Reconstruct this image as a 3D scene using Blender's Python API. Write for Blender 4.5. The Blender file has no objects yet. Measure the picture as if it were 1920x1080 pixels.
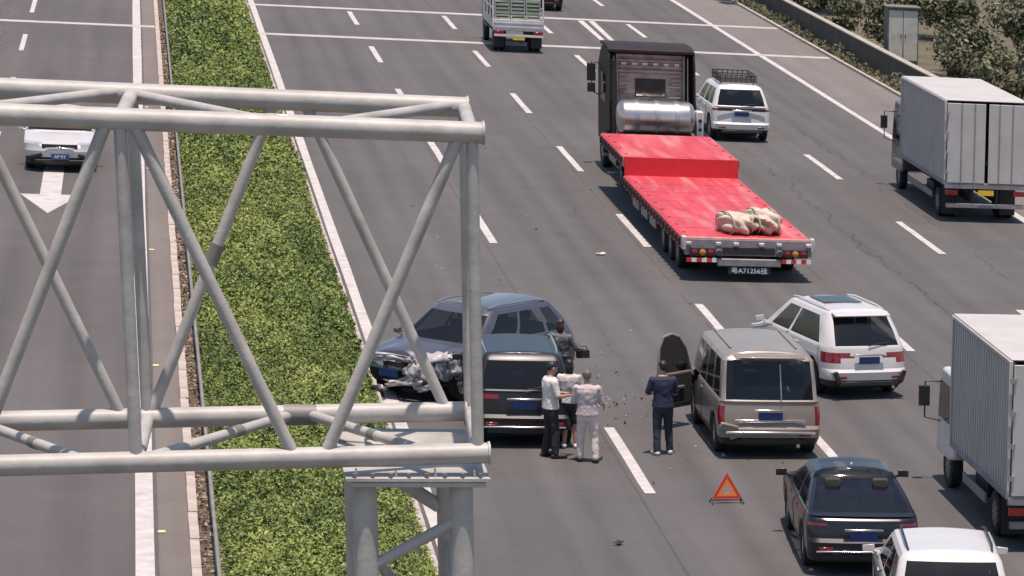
import bpy, bmesh, math, random
import numpy as np
from mathutils import Vector, Matrix, Euler
random.seed(7); rng = np.random.default_rng(7)
scene = bpy.context.scene
COL = scene.collection
R = math.radians; PI = math.pi

# ------------------------------------------------------------------ camera
cam_d = bpy.data.cameras.new('camera'); cam = bpy.data.objects.new('camera', cam_d); COL.objects.link(cam)
CAM_R = ((0.93445230, -0.34845175, 0.07335041), (-0.04323438, -0.31548855, -0.94794397), (0.35345395, 0.88263716, -0.30987409))
right, down, fwd = (Vector(r) for r in CAM_R)
m = Matrix.Identity(4)
m.col[0][:3] = right; m.col[1][:3] = -down; m.col[2][:3] = -fwd; m.col[3][:3] = (-4.0766, 0.0, 13.0686)
cam.matrix_world = m
cam_d.sensor_width = 36.0; cam_d.sensor_fit = 'HORIZONTAL'
cam_d.lens = 6627.894 / 1920 * 36.0
cam_d.shift_x = -(2861.37 - 960) / 1920; cam_d.shift_y = (1734.47 - 540) / 1920
cam_d.clip_start = 1.0; cam_d.clip_end = 3000
scene.camera = cam

# ------------------------------------------------------------------ light
SUN = Vector((0.03, -0.15, 0.985)).normalized()          # towards the sun: high, behind the camera
world = bpy.data.worlds.new('World'); scene.world = world; world.use_nodes = True
wn = world.node_tree.nodes; wl = world.node_tree.links
bg = wn['Background']; sky = wn.new('ShaderNodeTexSky'); sky.sky_type = 'NISHITA'; sky.sun_disc = False
sky.sun_elevation = math.asin(SUN.z); sky.sun_rotation = math.atan2(SUN.x, SUN.y)
sky.air_density = 1.0; sky.dust_density = 1.2; sky.ozone_density = 1.0
wl.new(sky.outputs[0], bg.inputs[0]); bg.inputs[1].default_value = 0.10
sl = bpy.data.lights.new('sun', 'SUN'); so = bpy.data.objects.new('sun', sl); COL.objects.link(so)
sl.energy = 4.0; sl.angle = R(0.53); sl.color = (1.0, 0.845, 0.75)
so.rotation_euler = SUN.to_track_quat('Z', 'Y').to_euler(); so.location = (0, 0, 60)
vs = scene.view_settings; vs.view_transform = 'Standard'; vs.look = 'None'; vs.exposure = 0.42; vs.gamma = 1.0
vs.use_curve_mapping = False

# ------------------------------------------------------------------ materials
MATS = {}
def mat(name, col, rough=0.6, metal=0.0, var=0.12, scale=4.0, bump=0.0, bscale=30.0, coat=0.0, spec=0.5, tint=None, dirt=0.0, dirtcol=(0.16, 0.13, 0.10), stretch=None, alpha=1.0):
    if name in MATS: return MATS[name]
    M = bpy.data.materials.new(name); M.use_nodes = True; nt = M.node_tree; n = nt.nodes; l = nt.links
    b = n['Principled BSDF']; b.inputs['Roughness'].default_value = rough; b.inputs['Metallic'].default_value = metal
    b.inputs['Specular IOR Level'].default_value = spec
    if coat: b.inputs['Coat Weight'].default_value = coat; b.inputs['Coat Roughness'].default_value = 0.06
    tc = n.new('ShaderNodeTexCoord')
    nz = n.new('ShaderNodeTexNoise'); nz.inputs['Scale'].default_value = scale; nz.inputs['Detail'].default_value = 5
    vec = tc.outputs['Object']
    if stretch:
        mpn = n.new('ShaderNodeMapping'); mpn.inputs['Scale'].default_value = stretch; l.new(vec, mpn.inputs[0]); vec = mpn.outputs[0]
    if alpha < 1: b.inputs['Alpha'].default_value = alpha
    l.new(vec, nz.inputs['Vector'])
    mp = n.new('ShaderNodeMapRange'); mp.inputs[1].default_value = 0.25; mp.inputs[2].default_value = 0.75
    mp.inputs[3].default_value = 1 - var; mp.inputs[4].default_value = 1 + var
    l.new(nz.outputs['Fac'], mp.inputs[0])
    mx = n.new('ShaderNodeVectorMath'); mx.operation = 'SCALE'; mx.inputs[0].default_value = col
    l.new(mp.outputs[0], mx.inputs['Scale'])
    out = mx.outputs[0]
    if tint:                                           # per-face 'tint' attribute between two own colours
        at = n.new('ShaderNodeAttribute'); at.attribute_name = 'tint'
        rp = n.new('ShaderNodeValToRGB'); e = rp.color_ramp.elements
        e[0].color = (*tint[0], 1); e[1].color = (*tint[-1], 1)
        for k, c in enumerate(tint[1:-1]):
            q = e.new((k + 1) / (len(tint) - 1)); q.color = (*c, 1)
        l.new(at.outputs['Fac'], rp.inputs[0]); out = rp.outputs[0]
    if dirt:
        n2 = n.new('ShaderNodeTexNoise'); n2.inputs['Scale'].default_value = scale * 0.6; n2.inputs['Detail'].default_value = 8
        l.new(vec, n2.inputs['Vector'])
        m2 = n.new('ShaderNodeMapRange'); m2.inputs[1].default_value = 0.5; m2.inputs[2].default_value = 0.75; m2.inputs[4].default_value = dirt
        l.new(n2.outputs['Fac'], m2.inputs[0])
        mm = n.new('ShaderNodeMix'); mm.data_type = 'RGBA'; l.new(m2.outputs[0], mm.inputs[0]); l.new(out, mm.inputs[6]); mm.inputs[7].default_value = (*dirtcol, 1)
        out = mm.outputs[2]
    l.new(out, b.inputs['Base Color'])
    if bump:
        n3 = n.new('ShaderNodeTexNoise'); n3.inputs['Scale'].default_value = bscale; n3.inputs['Detail'].default_value = 6
        l.new(tc.outputs['Object'], n3.inputs['Vector'])
        bp = n.new('ShaderNodeBump'); bp.inputs['Strength'].default_value = bump; bp.inputs['Distance'].default_value = 0.02
        l.new(n3.outputs['Fac'], bp.inputs['Height']); l.new(bp.outputs[0], b.inputs['Normal'])
    if tint:
        b.inputs['Subsurface Weight'].default_value = 0.0
    MATS[name] = M
    return M

def asphalt(name, base, crack_x=(), track_x=(), seam_x=(), oil_x=(), tintcol=(1, 1, 1), patch=0.21):
    M = bpy.data.materials.new(name); M.use_nodes = True; nt = M.node_tree; n = nt.nodes; l = nt.links
    b = n['Principled BSDF']; b.inputs['Roughness'].default_value = 0.85; b.inputs['Specular IOR Level'].default_value = 0.35
    tc = n.new('ShaderNodeTexCoord'); sep = n.new('ShaderNodeSeparateXYZ'); l.new(tc.outputs['Object'], sep.inputs[0])
    def math_(op, a, c=None, d=None):
        q = n.new('ShaderNodeMath'); q.operation = op
        for k, v in enumerate((a, c, d)):
            if v is None: continue
            if isinstance(v, (int, float)): q.inputs[k].default_value = v
            else: l.new(v, q.inputs[k])
        return q.outputs[0]
    def noise(scale, detail=6, vec=None, stretch=None):
        q = n.new('ShaderNodeTexNoise'); q.inputs['Scale'].default_value = scale; q.inputs['Detail'].default_value = detail
        src = tc.outputs['Object']
        if stretch:
            mpn = n.new('ShaderNodeMapping'); mpn.inputs['Scale'].default_value = stretch; l.new(src, mpn.inputs[0]); src = mpn.outputs[0]
        l.new(src, q.inputs['Vector']); return q.outputs['Fac']
    big = noise(0.10, 4); mid = noise(0.9, 8); fine = noise(28, 3); streak = noise(1.0, 6, stretch=(1.6, 0.05, 1))
    f = math_('ADD', math_('MULTIPLY', math_('SUBTRACT', big, 0.5), patch * 1.8), 1.0)
    f = math_('ADD', f, math_('MULTIPLY', math_('SUBTRACT', mid, 0.5), patch * 1.2))
    f = math_('ADD', f, math_('MULTIPLY', math_('SUBTRACT', fine, 0.5), 0.55))
    f = math_('ADD', f, math_('MULTIPLY', math_('SUBTRACT', streak, 0.5), patch * 2.6))
    for tx in track_x:
        d = math_('ABSOLUTE', math_('SUBTRACT', sep.outputs[0], tx))
        s = math_('SUBTRACT', 1.0, math_('DIVIDE', d, 0.45)); s = math_('MAXIMUM', s, 0.0)
        f = math_('SUBTRACT', f, math_('MULTIPLY', s, 0.13))
    for sx in seam_x:                                   # paving joints between the lanes
        d = math_('ABSOLUTE', math_('SUBTRACT', sep.outputs[0], sx))
        s = math_('MULTIPLY', math_('LESS_THAN', d, 0.025), math_('GREATER_THAN', noise(0.25, 3), 0.42))
        f = math_('SUBTRACT', f, math_('MULTIPLY', s, 0.22))
    for ox in oil_x:                                    # oil-darkened lane centres
        d = math_('ABSOLUTE', math_('SUBTRACT', sep.outputs[0], ox))
        s = math_('MAXIMUM', math_('SUBTRACT', 1.0, math_('DIVIDE', d, 0.30)), 0.0)
        f = math_('SUBTRACT', f, math_('MULTIPLY', math_('MULTIPLY', s, noise(0.6, 5)), 0.22))
    wob = math_('MULTIPLY', math_('SUBTRACT', noise(0.5, 5), 0.5), 1.5)
    for cx in crack_x:
        d = math_('ABSOLUTE', math_('SUBTRACT', math_('ADD', sep.outputs[0], wob), cx))
        s = math_('LESS_THAN', d, 0.03)
        s = math_('MULTIPLY', s, math_('GREATER_THAN', noise(0.35, 2), 0.44))
        f = math_('SUBTRACT', f, math_('MULTIPLY', s, 0.3))
    vm = n.new('ShaderNodeVectorMath'); vm.operation = 'SCALE'; vm.inputs[0].default_value = tuple(base * t for t in tintcol)
    l.new(f, vm.inputs['Scale']); l.new(vm.outputs[0], b.inputs['Base Color'])
    bp = n.new('ShaderNodeBump'); bp.inputs['Strength'].default_value = 0.5; bp.inputs['Distance'].default_value = 0.01
    l.new(fine, bp.inputs['Height']); l.new(bp.outputs[0], b.inputs['Normal'])
    MATS[name] = M
    return M

GLASS = mat('tinted_glass', (0.010, 0.012, 0.015), 0.04, var=0.05, spec=0.6, alpha=0.70)
RUBBER = mat('tyre_rubber', (0.018, 0.018, 0.019), 0.8, var=0.2, scale=20)
RIM = mat('alloy', (0.45, 0.45, 0.46), 0.35, 0.8, dirt=0.4)
BLACKP = mat('black_plastic', (0.02, 0.02, 0.021), 0.55, var=0.15)
UNDER = mat('underbody', (0.012, 0.012, 0.012), 0.9, var=0.2)
CHROME = mat('chrome', (0.7, 0.7, 0.7), 0.18, 1.0, var=0.05)
TAIL = mat('tail_lens', (0.20, 0.010, 0.012), 0.12, var=0.45, scale=14, coat=0.6)
CLEAR = mat('clear_lens', (0.55, 0.56, 0.58), 0.12, 0.3, var=0.15, scale=15, coat=0.5)
AMBER = mat('amber_lens', (0.6, 0.2, 0.03), 0.2, coat=0.4)
PLATE_B = mat('plate_blue', (0.03, 0.06, 0.20), 0.4, var=0.1)
PLATE_Y = mat('plate_yellow', (0.75, 0.48, 0.03), 0.4, var=0.1)
PLATE_W = mat('plate_white', (0.7, 0.7, 0.68), 0.45, var=0.1, dirt=0.3)
LETTER_W = mat('letter_white', (0.8, 0.8, 0.8), 0.5, var=0.05)
LETTER_K = mat('letter_black', (0.02, 0.02, 0.02), 0.5, var=0.05)
PAINT = mat('road_paint', (0.50, 0.475, 0.455), 0.65, var=0.16, scale=3, bump=0.3, bscale=60, dirt=0.55, dirtcol=(0.26, 0.25, 0.24))
REDREF = mat('reflector_red', (0.6, 0.03, 0.03), 0.3)
WHITEREF = mat('reflector_white', (0.75, 0.75, 0.72), 0.3)

# ------------------------------------------------------------------ mesh helpers
class MB:
    def __init__(s): s.v = []; s.f = []
    def add(s, vs_, fs):
        o = len(s.v); s.v += [tuple(p) for p in vs_]; s.f += [tuple(i + o for i in q) for q in fs]; return s
    def box(s, c, d, rot=None):
        hx, hy, hz = d[0] / 2, d[1] / 2, d[2] / 2
        P = [Vector((x * hx, y * hy, z * hz)) for x in (-1, 1) for y in (-1, 1) for z in (-1, 1)]
        if rot is not None:
            E_ = Euler(rot).to_matrix(); P = [E_ @ p for p in P]
        c = Vector(c)
        return s.add([p + c for p in P], [(0, 1, 3, 2), (4, 6, 7, 5), (0, 4, 5, 1), (2, 3, 7, 6), (0, 2, 6, 4), (1, 5, 7, 3)])
    def bb(s, x0, x1, y0, y1, z0, z1): return s.box(((x0 + x1) / 2, (y0 + y1) / 2, (z0 + z1) / 2), (x1 - x0, y1 - y0, z1 - z0))
    def path(s, pts, r, n=8, caps=True):
        pts = [Vector(p) for p in pts]; rs = r if isinstance(r, (list, tuple)) else [r] * len(pts)
        up = None; rings = []
        for i, p in enumerate(pts):
            t = (pts[min(i + 1, len(pts) - 1)] - pts[max(i - 1, 0)]).normalized()
            if up is None: up = t.orthogonal().normalized()
            a = (up - t * up.dot(t)).normalized(); b = t.cross(a); up = a
            rings.append([p + (a * math.cos(2 * PI * k / n) + b * math.sin(2 * PI * k / n)) * rs[i] for k in range(n)])
        V = [q for g in rings for q in g]; F = []
        for i in range(len(pts) - 1):
            for k in range(n): F.append((i * n + k, i * n + (k + 1) % n, (i + 1) * n + (k + 1) % n, (i + 1) * n + k))
        if caps: F.append(tuple(reversed(range(n)))); F.append(tuple((len(pts) - 1) * n + k for k in range(n)))
        return s.add(V, F)
    def lathe(s, prof, c=(0, 0, 0), axis='X', n=24):
        V = []; F = []
        for (r, h) in prof:
            for k in range(n):
                a = 2 * PI * k / n; u, w = r * math.cos(a), r * math.sin(a)
                p = {'X': (h, u, w), 'Y': (u, h, w), 'Z': (u, w, h)}[axis]; V.append((p[0] + c[0], p[1] + c[1], p[2] + c[2]))
        for i in range(len(prof) - 1):
            for k in range(n): F.append((i * n + k, i * n + (k + 1) % n, (i + 1) * n + (k + 1) % n, (i + 1) * n + k))
        return s.add(V, F)
    def prism(s, poly, axis, d0, d1):
        n = len(poly)
        def pt(a, b, d): return {'X': (d, a, b), 'Y': (a, d, b), 'Z': (a, b, d)}[axis]
        V = [pt(a, b, d0) for a, b in poly] + [pt(a, b, d1) for a, b in poly]
        F = [tuple(reversed(range(n))), tuple(range(n, 2 * n))] + [(k, (k + 1) % n, n + (k + 1) % n, n + k) for k in range(n)]
        return s.add(V, F)
    def sphere(s, c, r, nu=12, nv=8, rot=None, fn=None):
        rr = r if isinstance(r, (tuple, list)) else (r, r, r); V = []; F = []
        M3 = Euler(rot).to_matrix() if rot is not None else None
        for j in range(nv + 1):
            th = PI * j / nv
            for i in range(nu):
                ph = 2 * PI * i / nu
                d = Vector((math.sin(th) * math.cos(ph), math.sin(th) * math.sin(ph), math.cos(th)))
                k = fn(d) if fn else 1.0
                p = Vector((d.x * rr[0], d.y * rr[1], d.z * rr[2])) * k
                if M3: p = M3 @ p
                V.append(p + Vector(c))
        for j in range(nv):
            for i in range(nu): F.append((j * nu + i, (j + 1) * nu + i, (j + 1) * nu + (i + 1) % nu, j * nu + (i + 1) % nu))
        return s.add(V, F)
    def mesh(s, name, smooth=True, angle=38):
        me = bpy.data.meshes.new(name); me.from_pydata(s.v, [], s.f); me.validate(verbose=False)
        bm = bmesh.new(); bm.from_mesh(me); bmesh.ops.remove_doubles(bm, verts=bm.verts, dist=1e-5)
        bmesh.ops.recalc_face_normals(bm, faces=bm.faces); bm.to_mesh(me); bm.free()
        if smooth:
            me.polygons.foreach_set('use_smooth', [True] * len(me.polygons)); me.set_sharp_from_angle(angle=R(angle))
        return me
    def build(s, name, material, parent=None, loc=None, bevel=0, smooth=True, angle=38, label=None, rot=None):
        o = bpy.data.objects.new(name, s.mesh(name, smooth, angle)); COL.objects.link(o); o.data.materials.append(material)
        if parent is not None: o.parent = parent
        if loc is not None: o.location = loc
        if rot is not None: o.rotation_euler = rot
        if bevel:
            bv = o.modifiers.new('bevel', 'BEVEL'); bv.width = bevel; bv.segments = 2; bv.limit_method = 'ANGLE'; bv.angle_limit = R(40)
        if label: o['label'] = label
        return o
def tag(o, label, cat, group=None):
    o['label'] = label; o['category'] = cat
    if group: o['group'] = group
    return o
def thing(name, label, cat, loc=(0, 0, 0), rz=0.0, group=None):
    o = bpy.data.objects.new(name, None); COL.objects.link(o); o.location = loc; o.rotation_euler = (0, 0, rz); o.empty_display_size = 0.3
    return tag(o, label, cat, group)
def struct(o): o['kind'] = 'structure'; return o
def stuff(o): o['kind'] = 'stuff'; return o
def inst(name, me, parent, loc=(0, 0, 0), rot=(0, 0, 0), scale=(1, 1, 1)):
    o = bpy.data.objects.new(name, me); COL.objects.link(o); o.parent = parent; o.location = loc; o.rotation_euler = rot; o.scale = scale; return o
def text(name, body, size, material, parent, loc, rot, sx=1.0):
    c = bpy.data.curves.new(name, 'FONT'); c.body = body; c.size = size; c.align_x = 'CENTER'; c.align_y = 'CENTER'; c.extrude = 0.002; c.resolution_u = 3
    t = bpy.data.objects.new(name + '_tmp', c); COL.objects.link(t); bpy.context.view_layer.update()
    me = bpy.data.meshes.new_from_object(t.evaluated_get(bpy.context.evaluated_depsgraph_get())); bpy.data.objects.remove(t)
    me.materials.clear(); me.materials.append(material)
    o = bpy.data.objects.new(name, me); COL.objects.link(o); o.parent = parent; o.location = loc; o.rotation_euler = rot; o.scale = (sx, 1, 1)
    return o
_ph = rng.uniform(0, 6.28, (12, 2)); _dr = rng.uniform(0, 6.28, 12)
def wav(x, y, s):                                       # smooth pseudo noise, about -1..1
    r_ = 0
    for k in range(8):
        fr = s * (0.6 + 0.23 * k); r_ = r_ + np.sin(fr * (x * math.cos(_dr[k]) + y * math.sin(_dr[k])) + _ph[k, 0])
    return r_ / 3.2

# ------------------------------------------------------------------ setting: ground, roads, markings
def sheet(name, x0, x1, y0, y1, z, material, nx=1, ny=1):
    b = MB(); V = []; F = []
    for j in range(ny + 1):
        for i in range(nx + 1): V.append((x0 + (x1 - x0) * i / nx, y0 + (y1 - y0) * j / ny, z))
    for j in range(ny):
        for i in range(nx): a = j * (nx + 1) + i; F.append((a, a + 1, a + nx + 2, a + nx + 1))
    b.add(V, F); return b.build(name, material, smooth=False)
GRASSY = mat('verge_soil', (0.12, 0.10, 0.065), 0.95, var=0.4, scale=0.6, bump=0.8, bscale=8, dirt=0.7, dirtcol=(0.06, 0.08, 0.025))
struct(sheet('ground', -600, 600, -200, 1400, -0.02, GRASSY))
ASPH = asphalt('asphalt_main', 0.095, crack_x=(13.2, 15.9), seam_x=(3.55, 7.3, 11.05), oil_x=[l + 1.875 for l in (0, 3.75, 7.5, 11.25, 15)], track_x=[l + d for l in (0, 3.75, 7.5, 11.25, 15) for d in (1.1, 2.65)], tintcol=(1.035, 0.985, 0.96))
road = struct(sheet('road', -0.30, 18.75 + 2.85, 20, 600, 0.0, ASPH))
ASPH2 = asphalt('asphalt_opposite', 0.092, crack_x=(-9.0,), track_x=(-5.6, -7.2), tintcol=(1.06, 0.975, 0.94))
oroad = struct(sheet('opposite_road', -24, -4.25, 20, 600, 0.0, ASPH2))
SHOU = asphalt('shoulder_concrete', 0.14, tintcol=(1.12, 0.98, 0.88), patch=0.22)
oshould = struct(sheet('opposite_shoulder', -4.262, -3.80, 20, 600, 0.004, SHOU))
HARD = asphalt('hard_shoulder', 0.155, tintcol=(1.08, 0.98, 0.9), patch=0.2)
rshould = struct(sheet('hard_shoulder', 18.9, 21.55, 20, 600, 0.006, HARD))
KERB = mat('kerb_concrete', (0.42, 0.37, 0.33), 0.85, var=0.2, scale=3, bump=0.4, dirt=0.5)
SOIL = mat('median_soil', (0.10, 0.075, 0.05), 0.95, var=0.4, scale=5, bump=1.0, bscale=20)
struct(sheet('median_soil', -3.66, -0.30, 20, 600, 0.05, SOIL))
# kerb stones of the median, cut into stones one metre long as far as they can be told apart
kerb = struct(MB().bb(-3.80, -3.66, 130, 600, 0, 0.13).build('kerb', KERB))
ks = MB().bb(-0.07, 0.07, -0.49, 0.49, -0.02, 0.13).mesh('kerb_stone'); ks.materials.append(KERB)
for i in range(78): inst('kerb_stone', ks, kerb, (-3.73 + random.uniform(-.006, .006), 52.5 + i, random.uniform(-.008, .008)))
rkerb = struct(MB().bb(-0.30, -0.20, 130, 600, 0, 0.10).build('median_edging', KERB))
ks2 = MB().bb(-0.05, 0.05, -0.49, 0.49, -0.02, 0.10).mesh('edging_stone'); ks2.materials.append(KERB)
for i in range(78): inst('edging_stone', ks2, rkerb, (-0.25 + random.uniform(-.006, .006), 52.5 + i, random.uniform(-.006, .006)))

def marking(name, parent, x0, x1, y0, y1, z=0.008, ny=1, wob=0.0):
    b = MB(); V = []; F = []
    for j in range(ny + 1):
        y = y0 + (y1 - y0) * j / ny; k = random.uniform(-wob, wob)
        V += [(x0 + k, y, z), (x1 + random.uniform(-wob, wob), y, z)]
    for j in range(ny): F.append((2 * j, 2 * j + 1, 2 * j + 3, 2 * j + 2))
    return b.add(V, F).build(name, PAINT, parent, smooth=False)
PH = 154.992
for ln in (1, 2, 3, 4):
    for k in range(-4, 8):
        yc = PH - 15 * k
        marking('lane_dash', road, ln * 3.75 - 0.095, ln * 3.75 + 0.095, yc - 3, yc + 3, ny=6, wob=0.008)
marking('edge_line', road, -0.11, 0.11, 20, 600, ny=120, wob=0.008)
marking('edge_line', road, 18.75 - 0.12, 18.75 + 0.12, 20, 600, ny=120, wob=0.008)
marking('edge_line', oroad, -4.46 - 0.14, -4.46 + 0.14, 20, 600, ny=120, wob=0.008)
for k in range(-4, 8): marking('lane_dash', oroad, -8.21 - 0.08, -8.21 + 0.08, 151 - 15 * k, 157 - 15 * k)
JOINT = mat('joint_concrete', (0.44, 0.40, 0.38), 0.8, var=0.2, scale=2, bump=0.3)
for yj, w in ((146.3, 0.75), (159.3, 0.75)):
    b = MB().bb(-0.19, 21.5, yj - w / 2, yj + w / 2, -0.01, 0.011); b.build('expansion_joint', JOINT, road, smooth=False)
    b = MB().bb(-23.9, -3.82, yj + 0.9 - w / 2, yj + 0.9 + w / 2, -0.01, 0.011); b.build('expansion_joint', JOINT, oroad, smooth=False)
# lane arrow of the opposite carriageway, pointing at the camera
ax = -6.58
MB().add([(ax - .25, 104.6, .008), (ax + .25, 104.6, .008), (ax + .25, 98.8, .008), (ax - .25, 98.8, .008), (ax - .72, 98.8, .008), (ax, 95.3, .008), (ax + .72, 98.8, .008)],
         [(0, 1, 2, 3), (4, 3, 2, 6), (4, 6, 5)]).build('lane_arrow', PAINT, oroad, smooth=False)
for dx in (0, 0.45):
    MB().add([(12.9 + dx * .8, 146.9, .008), (13.08 + dx * .8, 146.9, .008), (13.25 + dx, 158.7, .008), (13.0 + dx, 158.7, .008)], [(0, 1, 2, 3)]).build('lane_arrow_shaft', PAINT, road, smooth=False)
STUD = mat('stud', (0.75, 0.62, 0.35), 0.4)
for y in (59, 74.0, 89.45, 104.5, 119.5): MB().box((-4.21, y, 0.02), (0.12, 0.10, 0.035)).build('road_stud', STUD, oroad, bevel=0.01)

# ------------------------------------------------------------------ leaves
def leaf_mesh(name, P, N, size, tintv, aspect=0.5):
    n = len(P); up = np.array([0, 0, 1.0])
    a = rng.normal(size=(n, 3)); a -= (a * N).sum(1)[:, None] * N; a /= np.linalg.norm(a, axis=1)[:, None] + 1e-9
    b = np.cross(N, a); s = size[:, None]
    V = np.empty((n, 4, 3)); V[:, 0] = P - a * s; V[:, 1] = P + b * s * aspect; V[:, 2] = P + a * s - N * s * 0.25; V[:, 3] = P - b * s * aspect
    me = bpy.data.meshes.new(name); me.vertices.add(4 * n); me.vertices.foreach_set('co', V.reshape(-1))
    me.loops.add(4 * n); me.loops.foreach_set('vertex_index', np.arange(4 * n, dtype=np.int32))
    me.polygons.add(n); me.polygons.foreach_set('loop_start', np.arange(0, 4 * n, 4, dtype=np.int32)); me.polygons.foreach_set('loop_total', np.full(n, 4, dtype=np.int32))
    me.update(); at = me.attributes.new('tint', 'FLOAT', 'FACE'); at.data.foreach_set('value', tintv.astype(np.float32))
    return me
LEAF = mat('hedge_leaf', (0.1, 0.12, 0.03), 0.55, tint=((0.045, 0.075, 0.016), (0.115, 0.165, 0.034), (0.20, 0.25, 0.055), (0.31, 0.345, 0.09)), spec=0.4)
LEAF2 = mat('bush_leaf', (0.1, 0.12, 0.03), 0.6, tint=((0.04, 0.05, 0.025), (0.08, 0.09, 0.045), (0.14, 0.14, 0.08), (0.22, 0.20, 0.13)), spec=0.3)
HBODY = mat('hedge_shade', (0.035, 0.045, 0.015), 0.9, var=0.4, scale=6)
HX0, HX1 = -3.38, -0.34
def hheight(x, y):
    e = np.clip(np.minimum(x - HX0 - .07 - .07 * wav(y * 0, y, 2.5), HX1 - .08 + .08 * wav(y * 0 + 9, y, 2.2) - x) / 0.30, 0, 1); e = np.sqrt(np.clip(e * (2 - e), 0, 1))
    return 0.08 + e * (0.36 + 0.06 * wav(x, y, 1.3) + 0.10 * wav(x + 31, y, 6.0) + 0.06 * wav(x - 7, y + 3, 15.0))
P = []; S = []; 
for y0, y1, dens, sz in ((50, 75, 1500, 0.033), (75, 100, 1050, 0.041), (100, 130, 650, 0.053), (130, 185, 360, 0.072)):
    n = int((y1 - y0) * (HX1 - HX0) * dens * 1.05); x = rng.uniform(HX0 - 0.05, HX1 + 0.08, n); y = rng.uniform(y0, y1, n)
    z = hheight(np.clip(x, HX0 + .02, HX1 - .02), y) * np.where(rng.random(n) < .3, rng.uniform(0.5, 1.0, n), rng.uniform(0.85, 1.12, n)) + 0.02
    P.append(np.stack([x, y, z], 1)); S.append(sz * rng.uniform(0.6, 1.35, n))
P = np.concatenate(P); S = np.concatenate(S); n = len(P)
N = rng.normal(size=(n, 3)) * 0.75 + np.array([0, -0.25, 0.9]); N /= np.linalg.norm(N, axis=1)[:, None]
tv = np.clip(0.45 + 0.20 * wav(P[:, 0], P[:, 1], 0.8) + 0.14 * wav(P[:, 0], P[:, 1], 4) + rng.normal(0, 0.22, n), 0, 1)
me = leaf_mesh('hedge_leaves', P, N, S, tv); me.materials.append(LEAF)
hedge = bpy.data.objects.new('median_hedge', me); COL.objects.link(hedge); stuff(hedge)
tag(hedge, 'low leafy yellow-green hedge filling the median strip behind the gantry', 'hedge')
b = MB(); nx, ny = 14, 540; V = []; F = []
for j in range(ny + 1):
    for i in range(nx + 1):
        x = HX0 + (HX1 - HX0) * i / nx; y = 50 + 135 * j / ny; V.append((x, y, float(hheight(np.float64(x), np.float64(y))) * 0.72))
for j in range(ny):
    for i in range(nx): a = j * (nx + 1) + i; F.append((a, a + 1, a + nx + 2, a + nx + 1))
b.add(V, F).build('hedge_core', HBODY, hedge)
# dry litter in the gutter between kerb and hedge
n = 5200; x = rng.uniform(-3.68, -3.32, n); y = rng.uniform(52, 150, n)
P = np.stack([x, y, 0.07 + rng.uniform(0, 0.05, n)], 1); N = rng.normal(size=(n, 3)) * 0.5 + np.array([0, 0, 1.0]); N /= np.linalg.norm(N, axis=1)[:, None]
me = leaf_mesh('gutter_litter', P, N, rng.uniform(0.02, 0.055, n), rng.random(n), 0.7)
me.materials.append(mat('dry_leaf', (0.2, 0.15, 0.1), 0.9, tint=((0.10, 0.07, 0.045), (0.22, 0.16, 0.11), (0.42, 0.35, 0.28))))
lo = bpy.data.objects.new('gutter_litter', me); COL.objects.link(lo); stuff(lo); tag(lo, 'dry brown leaf litter lying between the median kerb and the hedge', 'leaf litter')

# median guard rail (left of the hedge)
RAILM = mat('galvanised', (0.20, 0.20, 0.185), 0.7, 0.0, var=0.2, scale=2, dirt=0.5)
gr = thing('guard_rail', 'galvanised guard rail running along the left side of the median hedge', 'guard rail', (-3.44, 0, 0))
for k in range(14):
    MB().path([(0, 50 + 8 * k, 0.58), (0, 57.98 + 8 * k, 0.58)], 0.032, 10).build('rail_tube', RAILM, gr)
pm = MB().path([(0, 0, 0), (0, 0, 0.56)], 0.035, 10).mesh('post'); pm.materials.append(RAILM)
for k in range(28): inst('post', pm, gr, (0, 52 + 4 * k, 0))

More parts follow.
